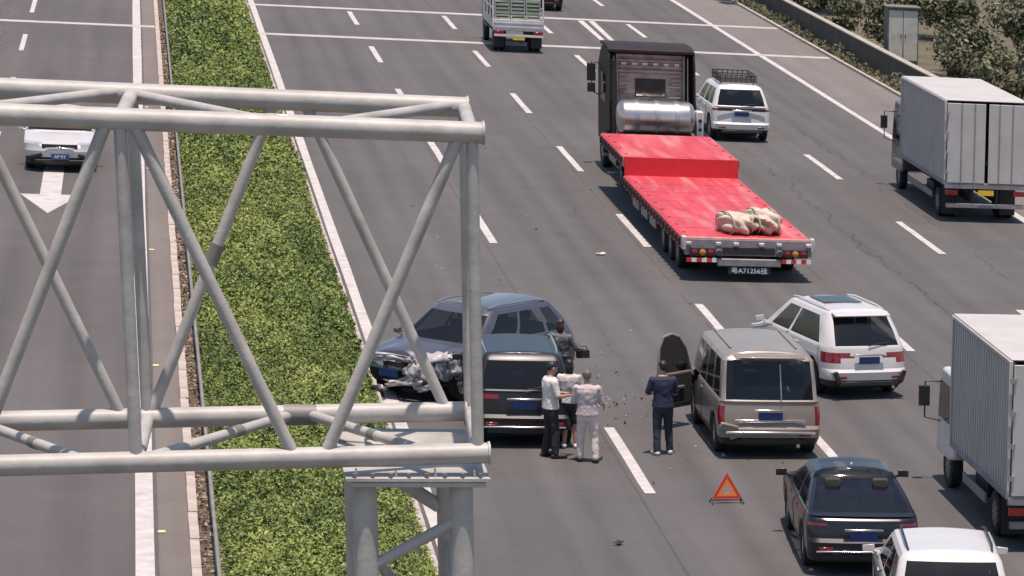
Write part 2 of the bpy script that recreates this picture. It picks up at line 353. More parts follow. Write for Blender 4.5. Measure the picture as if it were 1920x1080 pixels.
# ------------------------------------------------------------------ right roadside
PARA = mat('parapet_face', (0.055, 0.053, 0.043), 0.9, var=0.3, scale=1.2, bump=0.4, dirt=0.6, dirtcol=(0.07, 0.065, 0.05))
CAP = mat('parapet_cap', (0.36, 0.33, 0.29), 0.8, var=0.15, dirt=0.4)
pw = thing('parapet_wall', 'stained grey concrete parapet wall with a pale cap beyond the hard shoulder', 'wall', (22.45, 0, 0))
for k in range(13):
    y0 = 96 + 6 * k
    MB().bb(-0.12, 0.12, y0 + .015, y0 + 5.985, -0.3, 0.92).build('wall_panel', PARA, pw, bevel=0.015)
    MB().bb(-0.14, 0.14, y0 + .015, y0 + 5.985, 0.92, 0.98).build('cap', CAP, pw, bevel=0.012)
struct(MB().bb(21.55, 21.68, 60, 300, 0, 0.11).build('verge_kerb', KERB))
def shrub(name, label, loc, rx, ry, h, nleaf, size, group='bushes along the right verge'):
    t = thing(name, label, 'bush', loc, 0, group)
    b = MB()
    for k in range(5):
        a = random.uniform(0, 6.28); q = random.uniform(.3, .7)
        b.path([(0, 0, -0.05), (math.cos(a) * rx * .25, math.sin(a) * ry * .25, h * .4), (math.cos(a) * rx * q, math.sin(a) * ry * q, h * .8)], [.03, .02, .008], 6)
    b.build('stem', mat('bark', (0.09, 0.07, 0.05), 0.9, var=0.3), t)
    nc = 9; C = np.stack([rng.uniform(-.7, .7, nc) * rx, rng.uniform(-.7, .7, nc) * ry, rng.uniform(.3, .85, nc) * h], 1); rad = rng.uniform(.3, .55, nc)
    k = rng.integers(0, nc, nleaf); d = rng.normal(size=(nleaf, 3)); d /= np.linalg.norm(d, axis=1)[:, None]
    P_ = C[k] + d * (rad[k] * rng.uniform(.55, 1.1, nleaf))[:, None] * np.array([rx, ry, h * .6]); P_[:, 2] = np.maximum(P_[:, 2], 0.03)
    N_ = d + rng.normal(size=d.shape) * .6; N_ /= np.linalg.norm(N_, axis=1)[:, None]
    m_ = leaf_mesh('foliage', P_, N_, size * rng.uniform(.6, 1.4, nleaf), np.clip(.35 + .3 * rng.normal(size=nleaf) + .25 * (rad[k] - .4) * 3, 0, 1)); m_.materials.append(LEAF2)
    inst('foliage', m_, t)
places = [  # x, y, rx, ry, h
 ('dense dark bush at the far end of the right verge beside the shoulder', 21.9, 172.5, 1.0, 1.6, 1.5), ('dark bush growing over the far end of the parapet wall', 23.6, 165.0, 1.3, 1.8, 1.9),
 ('bush just behind the parapet, left of the white shed doors', 23.6, 155.0, 1.1, 1.6, 1.7), ('broad bush behind the shed, highest in the picture', 26.5, 170.0, 2.2, 2.5, 2.8),
 ('bush beside the near corner of the roadside shed', 25.2, 136.5, 1.2, 1.6, 1.6), ('rounded bush behind the parapet above the parked white box truck', 24.6, 127.5, 1.4, 1.8, 1.7),
 ('tall bush behind the parapet at the right picture edge', 26.8, 121.0, 1.8, 2.0, 2.4), ('bush behind the parapet, lowest along the right picture edge', 24.6, 112.5, 1.4, 2.0, 1.8),
 ('wide bush behind the box truck and the parapet', 27.8, 131.0, 1.8, 2.2, 2.4),
 ('dark bush directly behind the white-doored cabinet', 24.8, 149.0, 1.4, 1.6, 2.3), ('dark bush right of the white-doored cabinet', 26.4, 142.5, 1.5, 1.8, 2.0), ('loose bush on the slope far beyond the cabinet, at the top edge', 28.6, 158.0, 2.2, 2.4, 2.8), ('large dark bush at the upper right corner', 30.0, 146.0, 2.2, 2.4, 2.8)]
for lab, x, y, rx, ry, h in places: shrub('bush', lab, (x, y, 0), rx, ry, h, int(2200 * rx * h / 2.2), 0.10)
n = 9000; y = rng.uniform(98, 172, n); x = 21.72 + np.abs(rng.normal(0, .28, n)); 
hh = np.clip(0.28 + 0.16 * wav(x, y, 0.8) + .12 * wav(x, y, 3.0), 0.02, 1); keep = rng.random(n) < np.clip(.35 + .5 * wav(x, y, .5), .1, 1); keep &= x < 22.3
x, y, hh = x[keep], y[keep], hh[keep]; n = len(x)
N = rng.normal(size=(n, 3)) * .9 + np.array([-.3, -.4, .6]); N /= np.linalg.norm(N, axis=1)[:, None]
me = leaf_mesh('verge_weeds', np.stack([x, y, hh * rng.uniform(0.1, 1.1, n) + .01], 1), N, rng.uniform(.05, .12, n), rng.random(n), .3); me.materials.append(LEAF2)
o = bpy.data.objects.new('verge_weeds', me); COL.objects.link(o); stuff(o); tag(o, 'straggly grey-green weeds along the foot of the parapet wall', 'weeds')

shed = thing('roadside_cabinet', 'tall grey cabinet with two white doors standing behind the parapet wall', 'cabinet', (23.62, 145.2, -0.02))
SHW = mat('cabinet_wall', (0.16, 0.155, 0.13), 0.8, var=0.25, scale=1, dirt=0.5); SHD = mat('cabinet_door', (0.52, 0.52, 0.46), 0.6, var=0.12, dirt=0.3)
MB().bb(0, 1.25, 0, .8, 0, 2.2).build('body', SHW, shed, bevel=.02)
MB().bb(-.08, 1.33, -.1, .9, 2.2, 2.27).build('roof', SHW, shed, bevel=.02)
for k in range(2):
    d_ = MB().bb(.05 + k * .59, .61 + k * .59, -.04, .0, .15, 2.1).build('door', SHD, shed, bevel=.01)
    MB().box((.54 + k * .17, -.055, 1.1), (.03, .03, .16)).build('handle', BLACKP, d_)

# ------------------------------------------------------------------ gantry
STEEL = mat('gantry_paint', (0.415, 0.40, 0.37), 0.5, var=0.18, scale=3.0, bump=0.3, bscale=9, dirt=0.6, dirtcol=(0.24, 0.215, 0.18))
STEEL2 = mat('gantry_bare', (0.20, 0.20, 0.20), 0.6, 0.3, var=0.2)
gx0, gx1 = -4.34, -1.36; yF, yB, zT, zB = 34.0, 36.1, 9.235, 6.285; BX = .10; PW = gx1 - gx0
gan = thing('overhead_gantry', 'pale tubular steel truss gantry on a four-legged column, spanning the opposite carriageway', 'gantry', (gx1, yF, 0))
GO = Matrix.Translation((-gx1, -yF, 0))
def zb_(x): return zB + .031 * (x - gx1)
def zt_(x): return zT - .004 * (x - gx1)
def pipe(name, a, b_, r, ends=0.0, n=20, mt=None):
    a = Vector(a) ; b_ = Vector(b_); d = (b_ - a).normalized(); a -= d * ends; b_ += d * ends
    k = max(2, int((b_ - a).length / 1.0)); o = MB().path([a + (b_ - a) * i / k for i in range(k + 1)], r, n).build(name, mt or STEEL, gan); return o
cr = 0.097
for y, zf, xe in ((yF, zt_, .09), (yB, zt_, .12), (yF, zb_, .09), (yB, zb_, .05)):
    z = zf(gx1 + xe)
    pipe('chord', (-17.0, y, zf(-17.0)), (gx1 + xe, y, z), cr, n=28)
    MB().path([(gx1 + xe, y, z), (gx1 + xe + .02, y, z)], cr + .012, 28).build('end_cap', STEEL, gan)
xs = [gx1 - PW * k for k in range(0, 6)]
for k, x in enumerate(xs):
    for y, xo in ((yF, 0), (yB, BX)): pipe('post', (x + xo, y, zb_(x)), (x + xo, y, zt_(x)), .055)
    for z in (zt_(x), zb_(x)): pipe('cross_tube', (x, yF, z), (x + BX, yB, z), .062)
    if k < 5:
        xl = xs[k + 1]; xm = (x + xl) / 2; d = .13
        pipe('brace', (x - .1, yF, zt_(x - .1)), (xm + d, yF, zb_(xm + d)), .056); pipe('brace', (xl + .1, yF, zt_(xl + .1)), (xm - d, yF, zb_(xm - d)), .056)
        pipe('brace', (x - .12, yB, zb_(x - .12)), (xm + d, yB, zt_(xm + d)), .053); pipe('brace', (xl + .12, yB, zb_(xl + .12)), (xm - d, yB, zt_(xm - d)), .053)
        pipe('brace', (x - .05, yB - .05, zt_(x - .05) + .012), (xm + d, yF + .03, zt_(xm + d)), .05); pipe('brace', (xl + .05, yB - .05, zt_(xl + .05) + .012), (xm - d, yF + .03, zt_(xm - d)), .05)
        pipe('brace', (x - .45, yF + .05, zb_(x - .45) + .02), (xm + .1, yB - .03, zb_(xm + .1)), .05); pipe('brace', (xl + .08, yF + .05, zb_(xl + .08) + .02), (xm - .1, yB - .03, zb_(xm - .1)), .05)

PEEL = mat('peeled_paint', (0.70, 0.68, 0.62), .6, var=.25, scale=14, dirt=.5, dirtcol=(.25, .22, .18))
for k in range(9):
    xx = gx1 - 1.75 + random.uniform(-.28, .28); a = R(random.uniform(20, 150)); z = zt_(xx); b_ = MB(); V = []; ph0 = random.uniform(0, 6)
    for i in range(10):
        q = 2 * PI * i / 10; rr_ = random.uniform(.5, 1); dx = .07 * rr_ * math.cos(q); aa = a + .32 * rr_ * math.sin(q); V.append((xx + dx, yF - (cr + .002) * math.cos(aa), z + (cr + .002) * math.sin(aa)))
    b_.add(V, [tuple(range(10))]).build('paint_flake', PEEL, gan, smooth=False)
BAND = mat('clamp_band', (0.20, 0.195, 0.185), .6, .2, var=.2)
def band(a, b_, t, r, ln=.12):
    a, b_ = Vector(a), Vector(b_); d = (b_ - a).normalized(); c = a + (b_ - a) * t
    MB().path([c - d * ln / 2, c + d * ln / 2], r, 16).build('clamp_band', BAND, gan)
for k in range(3):
    x, xl = xs[k], xs[k + 1]; xm = (x + xl) / 2
    band((x - .45, yF + .05, zb_(x - .45) + .02), (xm + .1, yB - .03, zb_(xm)), .45, .056); band((xl + .08, yF + .05, zb_(xl) + .02), (xm - .1, yB - .03, zb_(xm)), .62, .056)
    band((xl + .12, yB, zb_(xl)), (xm - .13, yB, zt_(xm)), .52, .064, .2); band((xm + .15, yB, zb_(xm)), (xm - .35, yB, zb_(xm)), .3, cr + .006, .3)
# seat plates, gussets and bolts where the truss sits on the column
MB().bb(-2.55, -1.26, yF - .13, yB + .16, 6.035, 6.075).build('seat_plate', STEEL, gan, bevel=.006)
MB().bb(-2.51, -1.30, yF - .12, yB + .14, 5.985, 6.030).build('flange_plate', STEEL, gan, bevel=.006)
for i in range(8):
    x = -2.47 + i * .16
    MB().path([(x, yF - .11, 6.07), (x, yF - .11, 6.115)], .022, 6).build('bolt', STEEL2, gan)
for x in (-2.45, -2.1, -1.75, -1.40):
    MB().bb(x - .008, x + .008, yF - .09, yF + .0, 6.078, 6.14).build('gusset', STEEL, gan)
MB().prism([(-2.54, yB - .5), (-1.27, yB - .9), (-1.27, yB + .1), (-2.54, yB + .1)], 'Z', 6.078, 6.09).build('walk_plate', STEEL, gan)
MB().bb(-2.30, -1.80, yB - 1.0, yB - .72, 6.10, 6.16).build('junction_box', STEEL, gan, bevel=.01)
for x in (-2.375, -1.515):
    for y in (yF + .045, yF + 1.7):
        pipe('column_leg', (x, y, 0), (x, y, 5.985), .108, n=24)
for zz in (0.4, 1.6, 2.8, 4.0):
    s = 1 if int(zz * 10) % 8 == 4 else -1
    for y in (yF + .045, yF + 1.7): pipe('column_brace', (-1.945 - .43 * s, y, zz), (-1.945 + .43 * s, y, zz + 1.1), .05)
    for x in (-2.375, -1.515): pipe('column_brace', (x, yF + .045, zz), (x, yF + 1.7, zz + 1.1), .05)
pipe('column_brace', (-2.30, yF + .045, 5.22), (-1.515, yF + .045, 5.66), .055); pipe('column_brace', (-1.6, yF + 1.7, 5.42), (-2.375, yF + 1.7, 5.95), .07)
MB().bb(-2.75, -1.15, yF - .1, yF + 2.3, -.1, .35).build('footing', KERB, gan, bevel=.03)

for o in gan.children: o.data.transform(GO)

# ------------------------------------------------------------------ vehicles: lofted bodies
def loft(levels, us, arches, sill, zref, nR=6, nC=5, crown=0.03, taper=0.03, deform=None):
    L0 = max(l['yf'] for l in levels); rings = []
    for lv in levels:
        w, yr, yf = lv['w'], lv['yr'], lv['yf']; c_r, c_f = lv.get('cr', .2), lv.get('cf', .35); rr, rf = lv.get('rr', .18), lv.get('rf', .3); br, bf = lv.get('br', .05), lv.get('bf', .12)
        h = []; kinds = []
        for i in range(nR + 1):
            x = -(w - c_r) * i / nR; h.append([x, yr + br * (x / w) ** 2]); kinds.append(('R', i / nR))
        y0 = h[-1][1]; y1 = yf - bf * ((w - c_f) / w) ** 2
        for i in range(1, nC + 1):
            a = i / nC * PI / 2; h.append([-(w - c_r) - c_r * math.sin(a), y0 + rr * (1 - math.cos(a))]); kinds.append(('RC', i / nC))
        ya, yb = y0 + rr, y1 - rf
        for u in us[1:]: h.append([-w, ya + (yb - ya) * u]); kinds.append(('S', u))
        for i in range(1, nC + 1):
            a = i / nC * PI / 2; h.append([-(w - c_f) - c_f * math.cos(a), yb + rf * math.sin(a)]); kinds.append(('FC', i / nC))
        for i in range(nR - 1, -1, -1):
            x = -(w - c_f) * i / nR; h.append([x, yf - bf * (x / w) ** 2]); kinds.append(('F', 1 - i / nR))
        P3 = []
        for x, y in h:
            x *= 1 - taper * ((y - L0 / 2) / (L0 / 2)) ** 2 if True else 1
            z = lv['z']
            if z < zref:
                zb = sill
                for (yc, zc, ra) in arches:
                    d = abs(y - yc)
                    if d < ra and abs(x) > .5 * w: zb = max(zb, zc + math.sqrt(ra * ra - d * d))
                z = zb + (z - sill) / (zref - sill) * (zref - zb)
            P3.append((x, y, z))
        rings.append(P3)
    m_ = len(rings[0]); K = 2 * m_ - 2
    full = [r + [(-x, y, z) for x, y, z in reversed(r[1:-1])] for r in rings]
    regs = {}
    def put(key, pts):
        if deform: pts = [deform(p) for p in pts]
        b = regs.setdefault(key, MB()); o = len(b.v); b.v += pts; b.f.append(tuple(range(o, o + len(pts))))
    return full, kinds, m_, K, put, regs, crown

def car_parts(root, levels, reg, us, arches, sill, zref, mats, taper=.03, crown=.03, deform=None, roofname='roof', objs=None, seams=()):
    full, kinds, m_, K, put, regs, crown = loft(levels, us, arches, sill, zref, crown=crown, taper=taper, deform=deform)
    for i in range(len(levels) - 1):
        for j in range(K):
            jl = j if j < m_ - 1 else K - 1 - j               # index on the half ring
            side = 'L' if j < m_ - 1 else 'R'
            k = kinds[jl + 1]; k = kinds[jl] if k[0] == 'R' and False else k
            u = k[1] if k[0] != 'S' else (kinds[jl][1] + k[1]) / 2 if kinds[jl][0] == 'S' else k[1] / 2
            key = reg(levels[i]['n'], k[0], u, side)
            if key is None: continue
            put(key, [full[i][j], full[i][(j + 1) % K], full[i + 1][(j + 1) % K], full[i + 1][j]])
    top = full[-1]; nx = 6
    for j in range(m_ - 1):
        def row(q):
            xl, y, z = top[q]; hw = max(abs(t[0]) for t in top); return [(xl + (-2 * xl) * t / nx, y, z + crown * (1 - (2 * t / nx - 1) ** 2) * min(1, abs(xl) / hw)) for t in range(nx + 1)]
        a, c = row(j), row(j + 1)
        for t in range(nx): put((roofname, ''), [a[t], a[t + 1], c[t + 1], c[t]])
    for q in seams:
        jl = min(range(m_), key=lambda i: abs(kinds[i][1] - q) if kinds[i][0] == 'S' else 9) if q >= 0 else 6 + 3
        for mirror in (0, 1):
            pts = []
            for i, lvv in enumerate(levels):
                if lvv['n'] in ('bumper', 'bumper2', 'mid', 'tail', 'tail2', 'hood', 'hood2', 'hood3', 'shoulder'):
                    p_ = full[i][jl]; p_ = (-p_[0], p_[1], p_[2]) if mirror else p_
                    if deform: p_ = deform(p_)
                    if not pts or (Vector(p_) - Vector(pts[-1])).length > .01: pts.append(p_)
            MB().path(pts, .007, 5).build('door_seam' if q >= 0 else 'tailgate_seam', UNDER, root)
    out = {}
    for key, b in regs.items():
        nm = key[0]
        o = b.build(nm, mats.get(nm, mats['body']), root, angle=32); out[key] = o
    return out
def wheel(root, x, y, r, w, rimmat=None, sp=5):
    s = 1 if x > 0 else -1
    o = bpy.data.objects.new('wheel', None); COL.objects.link(o); o.parent = root; o.location = (x, y, r); o.empty_display_size = .2
    t = MB().lathe([(r * .62, -w / 2), (r * .9, -w / 2), (r * .98, -w * .42), (r, -w * .3), (r, w * .3), (r * .98, w * .42), (r * .9, w / 2), (r * .62, w / 2), (r * .60, w * .3), (r * .60, -w * .3), (r * .62, -w / 2)], n=26)
    t.build('tyre', RUBBER, o)
    q = MB().lathe([(r * .63, w * .44 * s), (r * .57, w * .40 * s), (r * .54, w * .15 * s), (r * .2, w * .1 * s), (0.001, w * .1 * s)], n=20)
    for k in range(sp):
        a = 2 * PI * k / sp; q.box((w * .36 * s, math.cos(a) * r * .32, math.sin(a) * r * .32), (.03, r * .5, r * .14), (a, 0, 0))
    q.lathe([(r * .16, w * .42 * s), (0.001, w * .44 * s)], n=10)
    q.build('rim', rimmat or RIM, o)
    return o
def arange(n): return [i / n for i in range(n + 1)]
def mirrors(root, w, y, z, paint, s=1.0):
    for sd in (-1, 1):
        MB().add([(sd * (w + a), y + b_, z + c) for a, b_, c in ((.03, -.05, -.05), (.22, -.04, -.055), (.225, -.04, .055), (.04, -.05, .075), (.05, .07, -.04), (.18, .03, -.04), (.18, .03, .035), (.06, .06, .05))], [(0, 1, 2, 3), (4, 7, 6, 5), (0, 4, 5, 1), (1, 5, 6, 2), (2, 6, 7, 3), (3, 7, 4, 0)]).path([(sd * (w - .05), y + .03, z - .07), (sd * (w + .08), y, z - .03)], .022, 6).build('mirror', paint, root, bevel=.018)
def plate(root, x, y, z, mtl, w=.44, h=.14, tilt=0, ry=0):
    return MB().box((x, y, z), (w, .012, h)).build('number_plate', mtl, root)

def make_car(name, label, cat, loc, rz, sp):
    """lofted passenger car; local frame: rear bumper at y = 0, nose at y = L"""
    L, W, H = sp['L'], sp['W'], sp['H']; sill = sp.get('sill', .27); belt = sp['belt']; hood = sp['hood']
    paint = sp['paint']; t = thing(name, label, cat, loc, rz, sp.get('group'))
    yc, yw = sp['cowl'], sp['wtop']; yrb, yrt = sp.get('rbelt', .10), sp['rtop']; WR = sp['wroof']
    wr = sp.get('wheel', .34); ya, yb = sp['axles']; trunk = sp.get('trunk'); rr = sp.get('rr', .18); cr_ = sp.get('cr', .2)
    def lv(n, z, yr, yf, w, **k): return dict(n=n, z=z, yr=yr, yf=yf, w=w, **{**dict(rr=rr, cr=cr_), **k})
    bl = sp.get('bump_out', .05)
    lev = [lv('low', sill, .10, L - .10, W - .05), lv('bumper', .40, .02, L - .02, W - .015), lv('bumper2', .56, 0, L, W), lv('mid', .62, bl, L - .02, W), lv('tail', .74, bl + .01, L - .03, W + .005), lv('tail2', hood - .02, bl + .03, L - .10, W)]
    hz = belt - hood
    lev += [lv('hood', hood + .02, bl + .04, L - .24, W - .005, bf=.2), lv('hood2', hood + hz * .45, bl + .05, L - .55, W - .012, bf=.18), lv('hood3', hood + hz * .8, (bl + .06), L - (L - yc) * .75, W - .02, bf=.16)]
    if trunk:
        lev[-1]['yr'] = bl + .10
        lev += [lv('deck', belt - .01, trunk * .55, yc + .06, W - .03, bf=.16), lv('shoulder', belt + .01, trunk, yc, W - .05, bf=.16)]
        yrb = trunk + .03
    else: lev += [lv('shoulder', belt, yrb, yc, W - .03, bf=.16)]
    g0, g1 = belt + .025, H - .13; 
    for q, nm in ((0, 'glass'), (.5, 'glass2'), (1, 'header')):
        e = q ** .9
        lev.append(lv(nm, g0 + (g1 - g0) * q, yrb + .02 + (yrt - yrb - .02) * (q ** sp.get('rearcurve', 1.3)), yc - .03 + (yw + .08 - yc + .03) * (q ** .92), W - .05 + (WR + .05 - W + .05) * (q ** 1.25), rr=rr * (.9 - .2 * q), cr=cr_ * (.8 - .1 * q), rf=.22, cf=.22, bf=.10))
    lev += [lv('rail', H - .055, yrt + .06, yw - .05, WR, rr=.12, cr=.12, rf=.15, cf=.2, bf=.08), lv('top', H - .015, yrt + .14, yw - .22, WR - .11, rr=.1, cr=.1, rf=.12, cf=.2, bf=.06)]
    pil = sp['pillars']; us = arange(56); rw = sp.get('rwin', .92); tl = sp.get('tail', ('tail', 'tail2')); hl = sp.get('head', ('tail2',))
    lowplastic = sp.get('lowplastic', True)
    def reg(n, k, u, sd):
        if n in ('glass', 'glass2'):
            if k == 'R': return ('rear_window', '') 
            if k == 'RC': return ('rear_window', '') if u < sp.get('rcg', .25) else ('body', '')
            if k == 'F' or (k == 'FC' and u > .45): return ('windscreen', '')
            if k == 'S':
                for q, (a, c) in enumerate(pil):
                    if a < u < c: return ('side_window', sd + str(q))
        ti = sp.get('tailin', .75); ti = ti.get(n, 1.1) if isinstance(ti, dict) else ti
        if n in tl and (k == 'RC' or (k == 'R' and u > ti)): return ('tail_light', sd)
        if n in hl and (k == 'FC' or (k == 'F' and u < .30)): return ('headlight', sd)
        if n == 'low' : return ('lower_trim', '') if lowplastic else ('body', '')
        if n in ('bumper', 'bumper2') and k in ('R', 'RC'): return ('rear_bumper', '')
        if n in ('low', 'bumper') and k in ('F', 'FC'): return ('front_bumper', '')
        if n in ('mid',) and k == 'F' and u > .25: return ('grille', '')
        if n in ('hood', 'hood2', 'hood3') and k == 'F': return ('bonnet', '')
        if sp.get('reg2'):
            q = sp['reg2'](n, k, u, sd)
            if q == 'skip': return None
            if q: return q
        return ('body', '')
    mats = dict(body=paint, roof=sp.get('roofmat', paint), rear_window=sp.get('rearglass', GLASS), side_window=GLASS, windscreen=GLASS, tail_light=TAIL, headlight=CLEAR, lower_trim=BLACKP, rear_bumper=sp.get('bumpmat', paint), front_bumper=paint, grille=BLACKP, bonnet=paint)
    mats.update(sp.get('mats', {}))
    out = car_parts(t, lev, reg, us, [(ya, wr, wr + .07), (yb, wr, wr + .07)], sill, hood, mats, taper=sp.get('taper', .035), crown=sp.get('crown', .03), deform=sp.get('deform'), seams=sp.get('seams', (sp['pillars'][-1][0] - .01, sp['pillars'][-2][0] - .01 if len(sp['pillars']) > 1 else .4, sp['pillars'][-1][1] - .02)))
    MB().bb(-W + .2, W - .2, .25, L - .35, .2, hood - .1).build('underbody', UNDER, t)
    if not sp.get('noseats'):
        SC = mat('seat_dark', (.06, .055, .05), .9, var=.2, scale=8)
        for y in (yc - 1.35, yc - 2.25):
            if y < yrb + .3: continue
            for x in (-.38, .38): MB().box((x, y, belt - .02), (.46, .14, .5), (-.15, 0, 0)).box((x, y - .04, belt + .32), (.25, .09, .17)).box((x, y + .25, belt - .3), (.46, .5, .14)).build('seat', SC, t, bevel=.03)
    tw = .22
    for y in (ya, yb):
        for s in (-1, 1): wheel(t, s * (W - tw / 2 - .03), y, wr, tw, sp.get('rim'))
    if not sp.get('nomirror'): mirrors(t, W - .03, yc - .18, belt + .06, sp.get('mirrormat', paint))
    # door seams and handles
    for s in (-1, 1):
        for hy in sp.get('handles', (L * .36, L * .58)): MB().box((s * (W - .008), hy, belt - .11), (.03, .18, .035)).build('door_handle', sp.get('handlemat', paint), t, bevel=.01)
    return t, out
def rear_kit(t, sp, plate_z=.8, wiper=True, platemat=None, exhaust=True, reflect=True, plate_y=.045):
    W, L, belt = sp['W'], sp['L'], sp['belt']
    p = plate(t, 0, plate_y - .012, plate_z, platemat or PLATE_B)
    MB().box((0, plate_y - .03, plate_z + .11), (.62, .05, .035)).build('plate_garnish', sp.get('garnish', CHROME), t, bevel=.01)
    if reflect:
        for s in (-1, 1): MB().box((s * (W - .32), .03, .46), (.22, .03, .05)).build('reflector', TAIL, t, bevel=.01)
    if wiper: MB().path([(0, sp.get('rbelt', .1) - .02, belt + .03), (.42, sp.get('rbelt', .1) + .02, belt + .09)], .012, 5).build('rear_wiper', BLACKP, t)
    if exhaust: MB().path([(.5, -.01, .26), (.5, .25, .27)], .035, 8).build('exhaust_tip', CHROME, t)
    MB().box((0, .05, .33), (1.3, .06, .10)).build('bumper_insert', BLACKP, t, bevel=.02)
    return p
def carpaint(n, c, metal=.0, rough=.35): return mat(n, c, rough, metal, var=.05, scale=2, coat=.8, dirt=.10, dirtcol=tuple(min(1, v * .6 + .05) for v in c))
P_CHAMP = mat('champagne_paint', (0.245, 0.212, 0.182), .42, .15, var=.08, scale=2, coat=.35, dirt=.25, dirtcol=(.17, .145, .12)); P_WHITE = carpaint('white_paint', (0.60, 0.58, 0.56)); P_BLACK = mat('black_paint', (0.010, 0.010, 0.013), .38, .0, var=.1, scale=2, coat=.22, dirt=.1, dirtcol=(.05, .045, .045))
P_NAVY = carpaint('navy_paint', (0.105, 0.105, 0.125), .45); P_DNAVY = mat('darknavy_paint', (0.010, 0.010, 0.016), .3, .0, var=.1, scale=2, coat=.35, dirt=.1, dirtcol=(.05, .045, .045)); P_WHITE2 = carpaint('white_paint_b', (0.62, 0.60, 0.585)); P_WHITE3 = carpaint('white_paint_c', (0.58, 0.56, 0.54))

# champagne minivan with its front left door open -------------------------------------------------
DOOR = (.745, .93)
sp = dict(L=4.55, W=.945, H=1.90, belt=1.06, hood=.90, paint=P_CHAMP, cowl=3.95, wtop=3.25, rbelt=.08, rtop=.28, wroof=.79, axles=(.85, 3.55), wheel=.33, pillars=((.03, .24), (.27, .50), (.53, .72), (.75, .92)),
          rr=.12, cr=.11, tail=('mid', 'tail', 'tail2', 'hood'), tailin=1.1, rcg=.05, handles=(2.2,), crown=.05, rearcurve=1.0, bump_out=.04, noseats=True, nomirror=True, taper=.02,
          reg2=lambda n, k, u, sd: 'skip' if (k == 'S' and sd == 'L' and DOOR[0] < u < DOOR[1] and n not in ('low', 'header', 'rail')) else None)
van, vo = make_car('minivan', 'champagne minivan with its front left door swung open', 'van', (6.30, 65.0, 0), R(0), sp)
vo.pop(('side_window', 'L3')).hide_render = False
for o in list(van.children):
    if o.name.startswith('side_window') and all(v.co.x < 0 for v in o.data.vertices) and min(v.co.y for v in o.data.vertices) > 2.9: bpy.data.objects.remove(o)
rear_kit(van, sp, .80, wiper=False, plate_y=.03)
CABIN = mat('cabin_trim', (0.03, 0.03, 0.032), .9, var=.2)
MB().bb(-.70, .66, .5, 3.9, .35, .60).build('cabin_floor', CABIN, van)
for x in (-.38, .38):
    MB().box((x, 2.75, .78), (.5, .5, .22)).box((x, 2.50, 1.12), (.48, .16, .62), (-.15, 0, 0)).box((x, 2.45, 1.52), (.24, .1, .18)).build('seat', mat('seat_cloth', (0.14, 0.12, 0.10), .9, var=.2, scale=8), van, bevel=.04)
MB().bb(-.78, .78, 3.35, 3.75, .60, 1.02).build('dashboard', CABIN, van, bevel=.05)
MB().path([(-.38 + .18 * math.cos(a), 3.22 - .08 * math.sin(a), 1.02 + .17 * math.sin(a)) for a in [2 * PI * k / 14 for k in range(15)]], .014, 6).build('steering_wheel', BLACKP, van)
for s in (-1, 1): MB().bb(s * .60 - .02, s * .60 + .02, .9, 3.1, 1.905, 1.925).build('roof_rib', P_CHAMP, van, bevel=.008)
MB().box((0, .20, 1.865), (1.28, .22, .035), (.12, 0, 0)).build('rear_spoiler', P_CHAMP, van, bevel=.015)
MB().path([(.20, .07, 1.10), (.20, .25, 1.72)], .012, 5).build('window_guide', RIM, van)
MB().box((0, -.012, .50), (1.64, .05, .05)).build('bumper_trim', CHROME, van, bevel=.015)
MB().box((0, .035, .71), (1.30, .03, .05)).build('tailgate_trim', CHROME, van, bevel=.012)
MB().box((-.76, .005, .585), (.34, .07, .16), (0.2, .25, .1)).box((-.60, .0, .45), (.3, .05, .1), (.1, -.3, -.1)).build('dented_corner', P_CHAMP, van, bevel=.03, label='dented lower left rear corner')
# the open door, hinged at its front edge
dp = bpy.data.objects.new('front_door', None); COL.objects.link(dp); dp.parent = van; dp.location = (-.945, 3.42, 0); dp.rotation_euler = (0, 0, R(-47)); dp.empty_display_size = .2
def dpoly(x, ins=0.0):
    return [(-.05 - ins, .38 + ins), (-.05 - ins, 1.08), (-.20 - ins * 1.4, 1.50), (-.40 - ins, 1.74 - ins), (-.62, 1.80 - ins), (-.86, 1.76 - ins), (-.97 + ins, 1.55), (-1.0 + ins, 1.08), (-1.0 + ins, .5), (-.95 + ins, .38 + ins)]
pl_ = dpoly(0); low = [p for p in pl_ if p[1] <= 1.08]
MB().prism([(-.05, .38), (-.05, 1.06), (-1.0, 1.06), (-1.0, .5), (-.95, .38)], 'X', -.03, .035).build('door_panel', P_CHAMP, dp, bevel=.015)
MB().prism([(-.10, .45), (-.10, 1.04), (-.95, 1.04), (-.95, .5), (-.92, .45)], 'X', .036, .075).build('door_trim', CABIN, dp, bevel=.015)
fr = [(-.06, 1.06), (-.20, 1.48), (-.40, 1.72), (-.62, 1.79), (-.85, 1.75), (-.96, 1.55), (-.99, 1.06)]
MB().path([(0, a, c) for a, c in fr], .03, 8).build('window_frame', P_CHAMP, dp)
MB().prism([(a * .97 - .012, c - .02 if c > 1.1 else c) for a, c in fr], 'X', -.006, .006).build('door_window', GLASS, dp)
MB().box((.085, -.55, .78), (.05, .4, .06)).build('armrest', mat('seat_cloth', (0.14, 0.12, 0.10)), dp, bevel=.015)
MB().sphere((-.13, -.16, 1.12), (.13, .07, .09), 10, 8).build('door_mirror', P_CHAMP, dp)
MB().sphere((.97 + .12, 3.55, 1.14), (.12, .07, .09), 10, 8).build('mirror', P_CHAMP, van)

